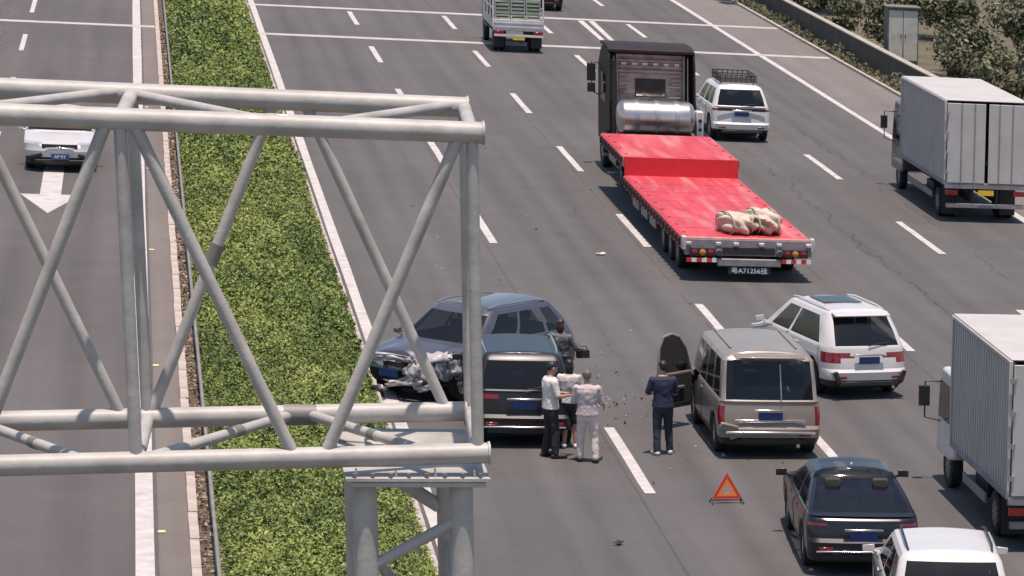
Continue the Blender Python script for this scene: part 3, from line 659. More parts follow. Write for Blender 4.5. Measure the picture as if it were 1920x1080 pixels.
# white MPV -------------------------------------------------------------------------------------
sp = dict(L=4.7, W=.91, H=1.72, belt=1.05, hood=.86, paint=P_WHITE, cowl=3.70, wtop=2.75, rbelt=.12, rtop=.55, wroof=.68, axles=(.95, 3.9), wheel=.34, pillars=((.05, .30), (.32, .60), (.62, .93)),
          rr=.34, cr=.30, tail=('tail', 'tail2', 'hood'), tailin={'tail2': .60, 'hood': .78}, rcg=.35, rearcurve=1.2, garnish=CHROME)
sp['pillars'] = ((.05, .58), (.60, .93))
mpv, _ = make_car('minivan', 'white MPV with a dark sunroof and red tail lights, beyond the minivan', 'car', (9.25, 71.1, 0), R(12), sp)
rear_kit(mpv, sp, .80)
MB().bb(-.40, .40, 1.45, 2.30, 1.735, 1.752).build('sunroof', GLASS, mpv)
for s in (-1, 1): MB().path([(s * .58, .75, 1.70), (s * .60, 1.2, 1.735), (s * .60, 2.3, 1.74), (s * .58, 2.65, 1.70)], .018, 6).build('roof_rail', P_WHITE, mpv)
MB().box((0, .52, 1.655), (1.18, .26, .035), (.16, 0, 0)).build('rear_spoiler', P_WHITE, mpv, bevel=.015)
for s in (-1, 1): MB().box((s * .70, .0, .47), (.10, .06, .26), (0, s * .35, 0)).build('bumper_vent', BLACKP, mpv, bevel=.02)

# white SUV with roof basket ---------------------------------------------------------------------
sp = dict(L=4.75, W=.93, H=1.74, belt=1.10, hood=.98, paint=P_WHITE2, cowl=3.65, wtop=2.85, rbelt=.10, rtop=.36, wroof=.68, axles=(.9, 3.75), wheel=.37, sill=.33, pillars=((.05, .26), (.29, .58), (.61, .92)),
          tail=('tail2', 'hood'), tailin=.85, rcg=.4)
suv, _ = make_car('suv', 'white SUV with a black roof basket, beside the red truck cab', 'car', (13.42, 115.7, 0), R(0.5), sp)
rear_kit(suv, sp, .88)
rk = MB()
for z in (1.80, 1.92, 2.02):
    rk.path([(-.56, .75, z), (.56, .75, z), (.56, 2.45, z), (-.56, 2.45, z), (-.56, .75, z)], .022, 6)
for x, y in [(-.56 + .16 * i, .75) for i in range(8)] + [(-.56 + .16 * i, 2.45) for i in range(8)] + [(s * .56, .75 + .28 * i) for i in range(7) for s in (-1, 1)]: rk.path([(x, y, 1.78), (x, y, 2.02)], .014, 5)
for i in range(7): rk.path([(-.56, .85 + .24 * i, 1.80), (.56, .85 + .24 * i, 1.80)], .016, 5)
for x in (-.5, .5):
    for y in (.95, 2.2): rk.path([(x, y, 1.70), (x, y, 1.80)], .025, 6)
rk.build('roof_basket', BLACKP, suv)
MB().box((0, .045, 1.02), (1.5, .03, .10)).build('tailgate_band', BLACKP, suv, bevel=.02)

# white sedan on the opposite carriageway ---------------------------------------------------------
sp = dict(L=4.55, W=.90, H=1.46, belt=.94, hood=.76, paint=P_WHITE3, cowl=3.25, wtop=2.45, rtop=1.25, trunk=.55, wroof=.60, axles=(1.0, 3.6), wheel=.32, sill=.2, pillars=((.08, .46), (.50, .95)),
          tail=('tail',), tailin=.7, head=('tail', 'tail2'))
sed, _ = make_car('sedan', 'white sedan driving towards the camera on the opposite carriageway', 'car', (-6.40, 107.75, 0), R(180), sp)
for s in (-1, 1):
    MB().box((s * .60, 4.47, .42), (.34, .05, .10), (0, s * .3, s * -.25)).build('fog_light', BLACKP, sed, bevel=.02)
MB().box((0, 4.545, .64), (.72, .03, .035)).build('grille_bar', CHROME, sed, bevel=.01)
MB().sphere((0, 4.55, .645), (.06, .02, .05), 10, 6).build('badge', CHROME, sed)
p = plate(sed, 0, 4.565, .42, PLATE_B); text('lettering', 'AP\u00b75Y', .115, LETTER_W, p, (0, 4.5725, .42), (R(90), 0, PI))
MB().box((0, 4.52, .30), (1.25, .06, .09)).build('bumper_insert', BLACKP, sed, bevel=.02)

# black SUV seen from behind ------------------------------------------------------------------------
sp = dict(L=4.45, W=.90, H=1.68, belt=1.04, hood=.92, paint=P_BLACK, cowl=3.45, wtop=2.75, rbelt=.10, rtop=.36, wroof=.68, axles=(.85, 3.5), wheel=.36, sill=.32, pillars=((.06, .28), (.31, .60), (.63, .93)),
          tail=('tail2', 'hood'), tailin=.80, rcg=.4)
bsuv, _ = make_car('suv', 'black SUV with its tail to the camera, beside the group of people', 'car', (2.02, 65.9, 0), R(-1.5), sp)
rear_kit(bsuv, sp, .80)
MB().box((0, .01, .40), (1.45, .05, .035)).build('bumper_trim', CHROME, bsuv, bevel=.012)
for s in (-1, 1): MB().path([(s * .62, .6, 1.655), (s * .64, 1.0, 1.70), (s * .64, 2.2, 1.71), (s * .62, 2.6, 1.665)], .016, 6).build('roof_rail', CHROME, bsuv)

# crashed navy SUV -------------------------------------------------------------------------------
def crush(p):
    x, y, z = p; L_ = 4.55
    a = max(0.0, min(1.0, (y - 3.55) / 1.0)); c = max(0.0, min(1.0, (.55 - x) / 1.1)) * a
    n1 = math.sin(9 * x + 5 * z) * math.cos(7 * y - 3 * z) + .6 * math.sin(17 * z + 11 * x)
    if z > 1.05: a *= .2; c *= .2
    y -= .16 * a * a + .34 * c * c + .05 * n1 * c * (1 if z < 1.0 else .3)
    x += .14 * c * c + .04 * n1 * c
    z += .06 * n1 * c * a + (.05 * a * math.sin(6 * x) if z > .8 else 0)
    return (x, y, z)
sp = dict(L=4.55, W=.92, H=1.64, belt=1.03, hood=.90, paint=P_NAVY, cowl=3.40, wtop=2.65, rbelt=.12, rtop=.50, wroof=.66, axles=(.9, 3.6), wheel=.36, sill=.30, pillars=((.05, .24), (.27, .58), (.61, .93)), head=(), tail=('tail2', 'hood'),
          deform=crush, mats=dict(front_bumper=UNDER, grille=UNDER), rcg=.4)
cs, _ = make_car('suv', 'crashed dark blue SUV standing askew with a crumpled front corner', 'car', (3.15, 73.85, 0), R(137), sp)
CRM = mat('torn_metal', (0.46, 0.44, 0.44), .45, .3, var=.4, scale=8); CRM2 = mat('torn_plastic', (0.36, 0.34, 0.34), .6, 0, var=.35, scale=9)
def shard(seed, w, h, k=5):
    rd = random.Random(seed); b = MB(); V = []; F = []
    for j in range(k + 1):
        for i in range(k + 1):
            u, v = i / k - .5, j / k - .5; V.append((u * w * (1 + rd.uniform(-.2, .2)), rd.uniform(-.07, .07) * (w + h) * .7, v * h * (1 + rd.uniform(-.2, .2))))
    for j in range(k):
        for i in range(k): a = j * (k + 1) + i; F.append((a, a + 1, a + k + 2, a + k + 1))
    return b.add(V, F)
for sd, x, y, z, w, h, rot, mt_, nm in ((1, -.62, 4.22, .74, .50, .30, (.3, .2, .5), CRM, 'broken_headlight'), (2, -.45, 4.32, .52, .46, .34, (-.2, .5, .2), CRM, 'torn_bumper'), (3, -.72, 3.98, .58, .40, .34, (.1, -.4, 1.1), CRM, 'torn_fender'), (4, -.25, 4.36, .40, .5, .16, (.3, .1, -.2), CRM, 'torn_bumper'),
                                       (5, -.70, 4.00, .86, .44, .22, (.9, .3, .7), P_NAVY, 'bent_fender'), (6, .15, 4.40, .82, .9, .10, (.5, 0, .05), CRM, 'bent_crossbar'), (7, .55, 4.36, .72, .42, .18, (.3, -.2, -.3), CLEAR, 'headlight'), (8, -.15, 4.20, .60, .8, .35, (0, 0, 0), UNDER, 'radiator'),
                                       (9, -.55, 4.38, .30, .3, .12, (.2, .3, .1), CRM, 'torn_bumper'), (10, -.86, 4.05, .70, .42, .40, (.2, .4, 1.2), CRM, 'torn_fender'), (11, -.52, 4.30, .66, .55, .42, (.4, -.3, .6), CRM2, 'crumpled_panel'), (12, -.66, 4.16, .88, .55, .28, (1.0, .2, .5), CRM2, 'crumpled_panel'), (13, -.30, 4.42, .62, .40, .30, (.1, .8, .1), CRM, 'crumpled_panel'), (14, -.88, 3.86, .62, .34, .46, (-.1, .2, 1.4), CRM2, 'torn_fender'), (15, .40, 4.42, .78, .8, .12, (.2, .05, -.1), CRM2, 'bent_crossbar'), (16, -.05, 4.46, .36, .7, .14, (.3, .15, .1), CRM, 'torn_bumper')):
    so_ = shard(sd, w, h).build(nm, mt_, cs, loc=(x, y, z), rot=rot, angle=25); so_.modifiers.new('thick', 'SOLIDIFY').thickness = .012
plate(cs, .25, 4.42, .50, PLATE_B)
for s in (-1, 1): MB().path([(s * .60, .75, 1.615), (s * .62, 1.1, 1.66), (s * .62, 2.2, 1.665), (s * .60, 2.5, 1.625)], .018, 6).build('roof_rail', RIM, cs)
# bits torn off in the crash
def debris(label, x, y, w, seed, mt_):
    o = shard(seed, w, w * .6, 4).build('debris_piece', mt_, loc=(x, y, .03 + w * .08), rot=(1.5, .1, seed), angle=20); o.modifiers.new('thick', 'SOLIDIFY').thickness = .01
    return tag(o, label, 'debris', 'crash debris on the road')
debris('pale torn bumper fragment lying at the hedge edge in front of the crashed SUV', -.05, 69.9, .5, 21, mat('pale_plastic', (0.6, 0.57, 0.54), .6, var=.2))
debris('small white fragment lying on the road left of the red flatbed truck', 6.15, 90.4, .22, 22, mat('pale_plastic', (0.6, 0.57, 0.54)))
debris('tiny dark fragment lying on bare asphalt near the bottom of the picture', 2.74, 57.97, .16, 23, BLACKP)
n = 200; ang = rng.uniform(0, 6.28, n); rd_ = np.abs(rng.normal(0, 1, n))
P = np.stack([3.9 + np.cos(ang) * rd_ * 1.5, 71.2 + np.sin(ang) * rd_ * 4.5, np.full(n, .02)], 1)
P2 = np.stack([rng.uniform(1, 7.5, 120), rng.uniform(62, 112, 120), np.full(120, .02)], 1); P = np.concatenate([P, P2]); n = len(P)
N = rng.normal(size=(n, 3)) * .5 + np.array([0, 0, 1.0]); N /= np.linalg.norm(N, axis=1)[:, None]
me = leaf_mesh('glass_crumbs', P, N, rng.uniform(.008, .035, n) * rng.choice([1, 1, 1, 1.8], n), rng.random(n), .7)
me.materials.append(mat('crumb', (.3, .3, .3), .5, tint=((0.03, 0.03, 0.03), (0.12, 0.11, 0.11), (0.5, 0.5, 0.5))))
o = bpy.data.objects.new('crash_crumbs', me); COL.objects.link(o); stuff(o); tag(o, 'fine crumbs of glass and plastic scattered over the asphalt around the crash', 'debris')

# dark car, lower right --------------------------------------------------------------------------
sp = dict(L=4.6, W=.91, H=1.46, belt=.98, hood=.84, paint=P_DNAVY, cowl=3.45, wtop=2.70, rtop=1.35, trunk=.22, wroof=.62, axles=(.95, 3.65), wheel=.33, sill=.24, pillars=((.10, .46), (.50, .95)),
          tail=('tail2',), tailin=.9, rcg=.6, rearcurve=1.15, roofmat=GLASS, crown=.05, reg2=lambda n, k, u, sd: ('roof', '') if n in ('header', 'rail') and k in ('R', 'RC') else None)
hb, _ = make_car('hatchback', 'dark fastback car with a glassy roof, behind the warning triangle', 'car', (6.27, 55.5, 0), R(-4), sp)
rear_kit(hb, sp, .66, wiper=False)
MB().box((0, .0, .42), (1.5, .05, .03)).build('bumper_trim', CHROME, hb, bevel=.01)
MB().prism([(1.9, 1.47), (2.05, 1.47), (1.95, 1.54)], 'X', -.015, .015).build('antenna_fin', P_DNAVY, hb)

# white SUV cut off by the bottom of the frame --------------------------------------------------------
sp = dict(L=4.6, W=.91, H=1.70, belt=1.05, hood=.92, paint=P_WHITE, cowl=3.55, wtop=2.45, rbelt=.10, rtop=.48, wroof=.70, axles=(.9, 3.6), wheel=.35, sill=.3, pillars=((.06, .28), (.31, .60), (.63, .93)), tail=('tail2', 'hood'), tailin=.8, rcg=.3)
ws, _ = make_car('suv', 'white SUV at the bottom right corner, only its roof in view', 'car', (6.42, 49.3, 0), R(-7), sp)
rear_kit(ws, sp, .8)
for s in (-1, 1): MB().path([(s * .60, .7, 1.66), (s * .62, 1.0, 1.735), (s * .62, 2.1, 1.74), (s * .60, 2.4, 1.68)], .018, 6).build('roof_rail', BLACKP, ws)
# dark car at the very top of the frame
sp = dict(L=4.6, W=.90, H=1.46, belt=.96, hood=.80, paint=P_BLACK, cowl=3.35, wtop=2.6, rtop=1.25, trunk=.5, wroof=.60, axles=(1.0, 3.65), wheel=.33, sill=.22, pillars=((.10, .46), (.50, .95)), tail=('tail', 'tail2'), tailin=.7)
dc, _ = make_car('sedan', 'black sedan just entering the top edge of the picture, right of the cargo truck', 'car', (12.0, 162.8, 0), 0, sp)
rear_kit(dc, sp, .7, wiper=False)

# ------------------------------------------------------------------ red lowbed truck
RED = mat('deck_red', (0.52, 0.052, 0.066), .5, var=.24, scale=2.2, bump=.25, bscale=25, dirt=.9, dirtcol=(0.55, 0.24, 0.235), stretch=(2.2, .22, 1))
DARKST = mat('dark_steel', (0.035, 0.033, 0.035), .6, .3, var=.3, scale=5); SILVER = mat('silver_panel', (0.40, 0.33, 0.31), .5, .4, var=.3, scale=4, dirt=.7, dirtcol=(.12, .09, .08))
TANKM = mat('tank_steel', (0.62, 0.56, 0.52), .28, .85, var=.12, scale=2, dirt=.25); GREYST = mat('grey_steel', (0.26, 0.24, 0.25), .6, .2, var=.25, scale=4, dirt=.4)
tr = thing('flatbed_truck', 'articulated lowbed truck with an empty bright red stepped deck', 'truck', (9.18, 86.5, 0))
MB().bb(-1.5, 1.5, .22, 11.75, .84, 1.0).build('lower_deck', RED, tr, bevel=.01)
for s in (-1, 1):
    MB().bb(s * 1.5 - .03, s * 1.5 + .03, .22, 11.75, .70, .985).build('side_rail', RED, tr, bevel=.01)
    MB().bb(s * 1.5 - .03, s * 1.5 + .03, 11.78, 17.0, 1.22, 1.485).build('side_rail', RED, tr, bevel=.01)
    pk = MB().bb(-.03, .03, -.05, .05, -.09, .09).mesh('stake_pocket'); pk.materials.append(DARKST)
    for i in range(20): inst('stake_pocket', pk, tr, (s * 1.55, .7 + i * .57, .84))
    for i in range(9): inst('stake_pocket', pk, tr, (s * 1.55, 12.1 + i * .57, 1.36))
    MB().bb(s * .45 - .09, s * .45 + .09, .3, 12.0, .42, .84).build('frame_rail', DARKST, tr)
    MB().bb(s * .45 - .09, s * .45 + .09, 11.8, 17.0, 1.0, 1.34).build('frame_rail', DARKST, tr)
# deck plates: sheets with visible weld gaps
for i in range(7): MB().bb(-1.46, 1.46, .30 + i * 1.635, .30 + i * 1.635 + 1.595, 1.0, 1.008).build('deck_plate', RED, tr, smooth=False)
for i in range(3): MB().bb(-1.46, 1.46, 11.86 + i * 1.71, 11.86 + i * 1.71 + 1.70, 1.50, 1.508).build('deck_plate', RED, tr, smooth=False)
MB().bb(-1.5, 1.5, 11.75, 17.05, 1.34, 1.50).build('gooseneck_deck', RED, tr, bevel=.01)
MB().bb(-1.5, 1.5, 11.70, 11.76, .99, 1.495).build('step_face', mat('step_red', (0.58, 0.022, 0.03), .5, var=.12, dirt=.2, dirtcol=(.4, .05, .05)), tr)
# tail
MB().bb(-1.5, 1.5, .0, .22, .62, 1.0).build('rear_beam', GREYST, tr, bevel=.01)
MB().bb(-1.5, 1.5, .02, .30, 1.002, 1.02).build('ramp_sill', mat('worn_red', (0.50, 0.20, 0.18), .6, var=.3, scale=4, dirt=.5, dirtcol=(.35, .28, .24)), tr)
MB().bb(-.62, .62, -.05, .02, .66, .82).build('ramp_recess', DARKST, tr)
MB().bb(-.75, .75, -.10, .0, .38, .56).build('rear_bumper', GREYST, tr, bevel=.02)
for s in (-1, 1):
    box_ = MB().bb(s * 1.10 - .30, s * 1.10 + .30, -.06, .02, .60, .80).build('tail_light_box', DARKST, tr, bevel=.01)
    for i in range(3): MB().lathe([(.075, 0), (.075, -.03), (.05, -.045), (.001, -.05)], (s * 1.10 - .19 + .19 * i, -.06, .70), 'Y', 12).build('lamp', TAIL if i != 1 else AMBER, box_)
    for i in range(6): MB().bb(s * 1.12 - .36 + .12 * i, s * 1.12 - .36 + .12 * i + .115, -.09, -.07, .47, .57).build('reflector_strip', WHITEREF if i % 2 else REDREF, tr)
    for x in (.72, 1.42, .30): MB().box((s * x, -.03, .90), (.13, .08, .08)).build('ramp_hinge', mat('hinge', (.55, .5, .48), .5, .3, var=.2), tr, bevel=.015)
    MB().lathe([(.07, 0), (.09, .06), (.05, .10)], (s * .72, -.12, .70), 'Y', 10).build('tie_ring', RIM, tr)
    MB().bb(s * 1.52 - .05, s * 1.52 + .05, -.03, .22, .74, 1.06).build('corner_post', mat('hinge', (.55, .5, .48)), tr, bevel=.02)
pb = MB().bb(-.50, .50, -.08, -.06, .20, .36).build('marker_board', DARKST, tr)
text('lettering', '\u7ca4A71256\u6302', .165, LETTER_W, pb, (0, -.085, .275), (R(90), 0, 0), 1.02)
for y in (2.2, 3.5, 4.8):
    for s in (-1, 1):
        for dx in (1.28, 1.0): wheel(tr, s * dx, y, .40, .24, mat('truck_rim', (.3, .29, .28), .6, .4, dirt=.5), 8)
    MB().path([(-1.2, y, .4), (1.2, y, .4)], .06, 8).build('axle', DARKST, tr)
for y in (6.5, 8.2, 9.9):
    for s in (-1, 1): MB().bb(s * 1.42 - .015, s * 1.42 + .015, y - .6, y + .6, .40, .62).build('side_guard', GREYST, tr)
MB().bb(-1.4, -.9, 10.0, 11.2, .42, .80).build('tool_box', DARKST, tr, bevel=.02)
# tractor unit
tx = .28
for s in (-1, 1): MB().bb(tx + s * .45 - .05, tx + s * .45 + .05, 15.2, 22.4, .72, 1.0).build('chassis_rail', DARKST, tr)
for y in (16.0, 17.35):
    for s in (-1, 1):
        for dx in (1.08, .80): wheel(tr, tx + s * dx, y, .50, .27, mat('truck_rim', (.3, .29, .28)), 8)
        pts = [(y + .62 * math.cos(a), .50 + .62 * math.sin(a)) for a in [PI * k / 10 for k in range(11)]] + [(y + .58 * math.cos(a), .50 + .58 * math.sin(a)) for a in [PI * (10 - k) / 10 for k in range(11)]]
        MB().prism(pts, 'X', tx + s * .95 - .32, tx + s * .95 + .32).build('mudguard', BLACKP, tr)
for s in (-1, 1): wheel(tr, tx + s * 1.06, 21.9, .50, .30, mat('truck_rim', (.3, .29, .28)), 8)
CABP = mat('cab_dark', (0.026, 0.018, 0.017), .6, var=.2, spec=.3)
cabp = [(20.55, .95), (20.55, 3.44), (20.85, 3.52), (22.0, 3.48), (22.75, 3.0), (22.85, 2.2), (22.9, .75), (20.9, .75)]
MB().prism(cabp, 'X', tx - 1.2, tx + 1.2).build('cab', CABP, tr, bevel=.06)
cw = MB().bb(tx - .98, tx + .98, 20.46, 20.56, 1.1, 3.42).build('cab_rear_panel', SILVER, tr, bevel=.02)
MB().bb(tx - .42, tx + .44, 20.42, 20.47, 2.20, 2.72).build('rear_window', GLASS, tr, bevel=.02)
for z in (3.36, 3.22, 3.05, 2.92): MB().bb(tx - .92, tx + .92, 20.40, 20.455, z - .045, z + .045).build('panel_rib', SILVER, tr, bevel=.015)
for i in range(6): MB().bb(tx - .82 + i * .30, tx - .68 + i * .30, 20.37, 20.40, 3.10, 3.17).build('marker_lamp', WHITEREF, tr)
for s in (-1, 1):
    for i in range(8): MB().bb(tx + s * .74 - .14, tx + s * .74 + .14, 20.41, 20.455, 1.95 + .12 * i, 2.01 + .12 * i).build('louvre', SILVER, tr)
    MB().prism([(19.75, 1.25), (20.6, 1.25), (20.6, 3.58), (20.1, 3.52), (19.95, 3.2)], 'X', tx + s * 1.20 - .025, tx + s * 1.20 + .025).build('side_deflector', CABP, tr, bevel=.01)
    MB().path([(tx + s * 1.18, 22.6, 2.9), (tx + s * 1.42, 22.45, 2.95), (tx + s * 1.42, 22.45, 2.1), (tx + s * 1.2, 22.6, 2.0)], .02, 6).box((tx + s * 1.44, 22.4, 2.66), (.24, .12, .50)).box((tx + s * 1.44, 22.4, 2.22), (.22, .12, .26)).build('mirror', BLACKP, tr, bevel=.03)
    for i in range(3): MB().bb(tx + s * 1.12 - .14, tx + s * 1.12 + .14, 20.95, 21.3, .42 + .3 * i, .47 + .3 * i).build('cab_step', GREYST, tr)
    MB().prism([(20.9, 1.95), (22.0, 1.95), (21.95, 2.75), (20.9, 2.75)], 'X', tx + s * 1.205, tx + s * 1.215).build('side_window', GLASS, tr)
MB().prism([(20.05, 3.56), (20.7, 3.64), (22.0, 3.62), (22.0, 3.52), (20.7, 3.54), (20.05, 3.46)], 'X', tx - 1.22, tx + 1.22).build('roof_deflector', CABP, tr, bevel=.02)
MB().lathe([(.001, -1.10), (.25, -1.09), (.40, -1.03), (.47, -.94), (.48, -.9), (.48, .9), (.47, .94), (.40, 1.03), (.25, 1.09), (.001, 1.10)], (tx - .02, 19.05, 1.76), 'X', 36).build('gas_tank', TANKM, tr)
for x in (-.62, .0, .62):
    MB().lathe([(.482, -.06), (.50, -.06), (.50, .06), (.482, .06)], (tx - .02 + x * .9, 19.05, 1.76), 'X', 36).build('tank_strap', RIM, tr)
MB().bb(tx - 1.0, tx + 1.0, 18.7, 19.4, 1.0, 1.30).build('tank_cradle', DARKST, tr)
MB().bb(tx + 1.10, tx + 1.30, 18.8, 19.2, 1.25, 2.0).build('valve_box', mat('valve_white', (.6, .58, .56), .5, var=.1), tr, bevel=.03)
MB().lathe([(.05, 0), (.05, -.04), (.001, -.05)], (tx + 1.2, 18.80, 1.75), 'Y', 10).lathe([(.05, 0), (.05, -.04), (.001, -.05)], (tx + 1.2, 18.80, 1.5), 'Y', 10).build('valve', BLACKP, tr)
MB().path([(tx - 1.12, 19.6, 1.0), (tx - 1.12, 19.6, 3.3)], .07, 10).build('exhaust_stack', DARKST, tr)
MB().bb(tx - 1.2, tx - .75, 18.0, 20.3, .38, .95).build('fuel_tank', GREYST, tr, bevel=.06)
for s in (-1, 1):
    MB().path([(tx + s * .95, 20.3, 1.1), (tx + s * .95, 20.3, 3.4)], .03, 8).path([(tx + s * 1.05, 20.25, 1.1), (tx + s * 1.05, 20.25, 3.35)], .022, 8).build('vertical_pipe', RIM, tr)
for q in range(3):
    MB().path([(tx - .25 + q * .22 + .05 * math.sin(a), 20.38 - .55 * (a / 12) + .03 * math.cos(a * 3), 2.1 - .07 * a + .05 * math.sin(a * 3)) for a in [k * .4 for k in range(31)]], .016, 6).build('air_hose', (REDREF, BLACKP, AMBER)[q], tr)
for q in range(5): MB().bb(tx + .52, tx + .86, 20.34, 20.38, 1.3 + .3 * q, 1.33 + .3 * q).build('ladder_rung', RIM, tr)
MB().bb(tx - .9, tx - .55, 20.28, 20.42, 1.15, 1.9).build('air_filter_box', DARKST, tr, bevel=.03)
TIE = mat('tie_down', (.10, .04, .04), .7, .3, var=.2)
tm = MB().box((0, 0, 0), (.07, .10, .01)).mesh('tie_down'); tm.materials.append(TIE)
for q in range(8):
    for x in (-1.38, 1.38): inst('tie_down', tm, tr, (x, 1.1 + q * 1.32, 1.012))
for q in range(4):
    for x in (-1.38, 1.38): inst('tie_down', tm, tr, (x, 12.3 + q * 1.3, 1.512))
# tarpaulin bundles lying on the deck
CANV = mat('canvas', (0.52, 0.45, 0.36), .85, var=.22, scale=6, bump=1.0, bscale=14)
def bundle(label, x, y, z, rx, ry, rz_, h, seed):
    rd = random.Random(seed); A = [(rd.uniform(3, 9), rd.uniform(3, 9), rd.uniform(3, 9), rd.uniform(0, 6)) for _ in range(5)]
    def fn(d):
        return (1 + .05 * sum(math.sin(a * d.x + b_ * d.y + c * d.z + e) for a, b_, c, e in A)) * (max(abs(d.x), .001) ** 4 + max(abs(d.y), .001) ** 4 + max(abs(d.z), .001) ** 4) ** -.16
    o = MB().sphere((0, 0, h * .93), (rx, ry, h), 40, 26, fn=fn).build('tarpaulin_bundle', CANV, loc=(x, y, z), rot=(0, 0, rz_), angle=60)
    for k in (-.35, .3):
        MB().path([(k * rx * 2, ry * 1.06 * math.cos(a), h * .93 + h * 1.06 * math.sin(a)) for a in [2 * PI * i / 20 for i in range(21)]], .018, 6).build('rope', mat('rope', (.35, .3, .24), .9), o)
    return tag(o, label, 'bundle', 'tarpaulin bundles on the red deck')
bundle('rounded beige tarpaulin bundle on the red deck, the left of two', 9.05, 87.75, 1.012, .36, .62, .2, .25, 3)
bundle('beige rolled tarpaulin on the red deck, the right of two', 9.76, 88.05, 1.012, .36, .85, .05, .27, 5)

# ------------------------------------------------------------------ box trucks
BOXW = mat('box_white', (0.50, 0.48, 0.455), .5, .1, var=.08, scale=2, dirt=.25, dirtcol=(.35, .32, .29)); CABW = mat('truck_cab_white', (0.6, 0.59, 0.57), .4, var=.08, coat=.4, dirt=.2); CABG = mat('truck_cab_dark', (0.07, 0.07, 0.075), .4, var=.08, coat=.4)
def box_truck(label, loc, W, LB, z0, z1, cab, cabh, rz=0, words=None):
    t = thing('box_truck', label, 'truck', loc, rz, None); w = W / 2
    # corrugated sides: trapezoid ribs, each side one sheet
    for s in (-1, 1):
        n = int(LB / .19); prof = []
        for i in range(n):
            y = .05 + (LB - .1) * i / n; q = (LB - .1) / n
            prof += [(y, 0), (y + q * .44, 0), (y + q * .52, .10), (y + q * .92, .10)]
        prof.append((LB - .05, 0)); b_ = MB(); V = []; F = []
        for (y, d) in prof: V += [(s * (w - d), y, z0 + .06), (s * (w - d), y, z1 - .05)]
        for i in range(len(prof) - 1): F.append((2 * i, 2 * i + 1, 2 * i + 3, 2 * i + 2))
        b_.add(V, F).build('corrugated_side', BOXW, t, smooth=False)
        MB().bb(s * w - .03, s * w + .03, 0, .06, z0 - .02, z1).build('corner_post', BOXW, t, bevel=.01)
        MB().bb(s * w - .03, s * w + .03, LB - .06, LB, z0 - .02, z1).build('corner_post', BOXW, t, bevel=.01)
        MB().bb(s * w - .025, s * w + .025, .06, LB - .06, z1 - .06, z1).build('top_rail', BOXW, t, bevel=.01)
        MB().bb(s * w - .025, s * w + .025, .06, LB - .06, z0 - .03, z0 + .06).build('bottom_rail', GREYST, t, bevel=.01)
        d = MB().bb(s * w * .5 - w * .46, s * w * .5 + w * .46, -.04, .0, z0 + .04, z1 - .06).build('rear_door', BOXW, t, bevel=.008)
        for x in (.30, .62):
            MB().path([(s * w * x, -.065, z0 + .0), (s * w * x, -.065, z1 - .05)], .016, 6).build('lock_bar', RIM, d)
        for k in range(4): MB().bb(s * w * .97 - .05, s * w * .97 + .05, -.07, -.04, z0 + .3 + k * (z1 - z0 - .5) / 3.3, z0 + .38 + k * (z1 - z0 - .5) / 3.3).build('hinge', RIM, d)
        tl = MB().bb(s * (w - .2) - .17, s * (w - .2) + .17, -.02, .05, z0 - .30, z0 - .16).build('tail_light', TAIL, t, bevel=.01)
        MB().bb(s * (w - .33) - .22, s * (w - .33) + .22, .9, .92, .12, z0 - .1).build('mud_flap', BLACKP, t)
        MB().bb(s * (w - .05) - .015, s * (w - .05) + .015, 1.9, LB - .9, .45, .62).build('side_guard', GREYST, t)
        for y, dd in ((1.4, (.14, .42)), (LB + cab * .45, (.16,))):
            for q in dd: wheel(t, s * (w - .06 - q), y, .39, .22, mat('truck_rim', (.3, .29, .28)), 8)
        MB().path([(s * w * .92, LB + cab * .8, cabh * .86), (s * (w + .20), LB + cab * .8, cabh * .86), (s * (w + .20), LB + cab * .8, cabh * .55), (s * w * .92, LB + cab * .8, cabh * .52)], .016, 6).box((s * (w + .22), LB + cab * .78, cabh * .74), (.19, .09, .36)).build('mirror', BLACKP, t, bevel=.025)
        MB().prism([(LB + cab * .25, cabh * .56), (LB + cab * .88, cabh * .56), (LB + cab * .8, cabh * .88), (LB + cab * .25, cabh * .88)], 'X', s * (w * .93), s * (w * .935)).build('side_window', GLASS, t)
    MB().bb(-w, w, .02, LB, z1 - .0, z1 + .03).build('roof', BOXW, t, bevel=.01)
    MB().bb(-w + .05, w - .05, .02, LB, z0 - .06, z0).build('floor', GREYST, t)
    MB().bb(-w + .02, w - .02, LB - .03, LB, z0, z1).build('front_wall', BOXW, t)
    MB().bb(-w, w, -.03, .08, z0 - .12, z0 + .03).build('rear_sill', GREYST, t, bevel=.01)
    MB().bb(-w * .95, w * .95, .02, .12, .40, .52).build('rear_underrun', GREYST, t, bevel=.01)
    for s in (-1, 1): MB().bb(s * .35 - .04, s * .35 + .04, .1, LB + cab * .7, .52, z0 - .06).build('chassis_rail', DARKST, t)
    MB().bb(-w * .85, -w * .45, 2.3, 3.3, .45, .80).build('battery_box', DARKST, t, bevel=.02)
    MB().prism([(LB + .12, .62), (LB + .12, cabh - .04), (LB + .3, cabh), (LB + cab * .75, cabh), (LB + cab * .97, cabh * .55), (LB + cab, .5), (LB + .6, .5)], 'X', -w * .925, w * .925).build('cab', CABG if words is None else CABW, t, bevel=.06)
    MB().prism([(LB + cab * .80, cabh * .90), (LB + cab * .968, cabh * .58), (LB + cab * .985, cabh * .58), (LB + cab * .815, cabh * .90)], 'X', -w * .82, w * .82).build('windscreen', GLASS, t)
    p = plate(t, 0, -.05, z0 - .22, PLATE_Y)
    if words:
        for k, wd in enumerate(words): text('lettering', wd, .20, LETTER_K, t, (-w * .5 - .05, -.045, z0 + .62 - k * .26), (R(90), 0, 0))
    return t
box_truck('white box truck with a vertically ribbed body at the right picture edge', (10.1, 57.2, 0), 2.26, 4.65, .93, 3.22, 1.7, 2.1, 0, ('\u6838\u8f7d', '1495kg'))
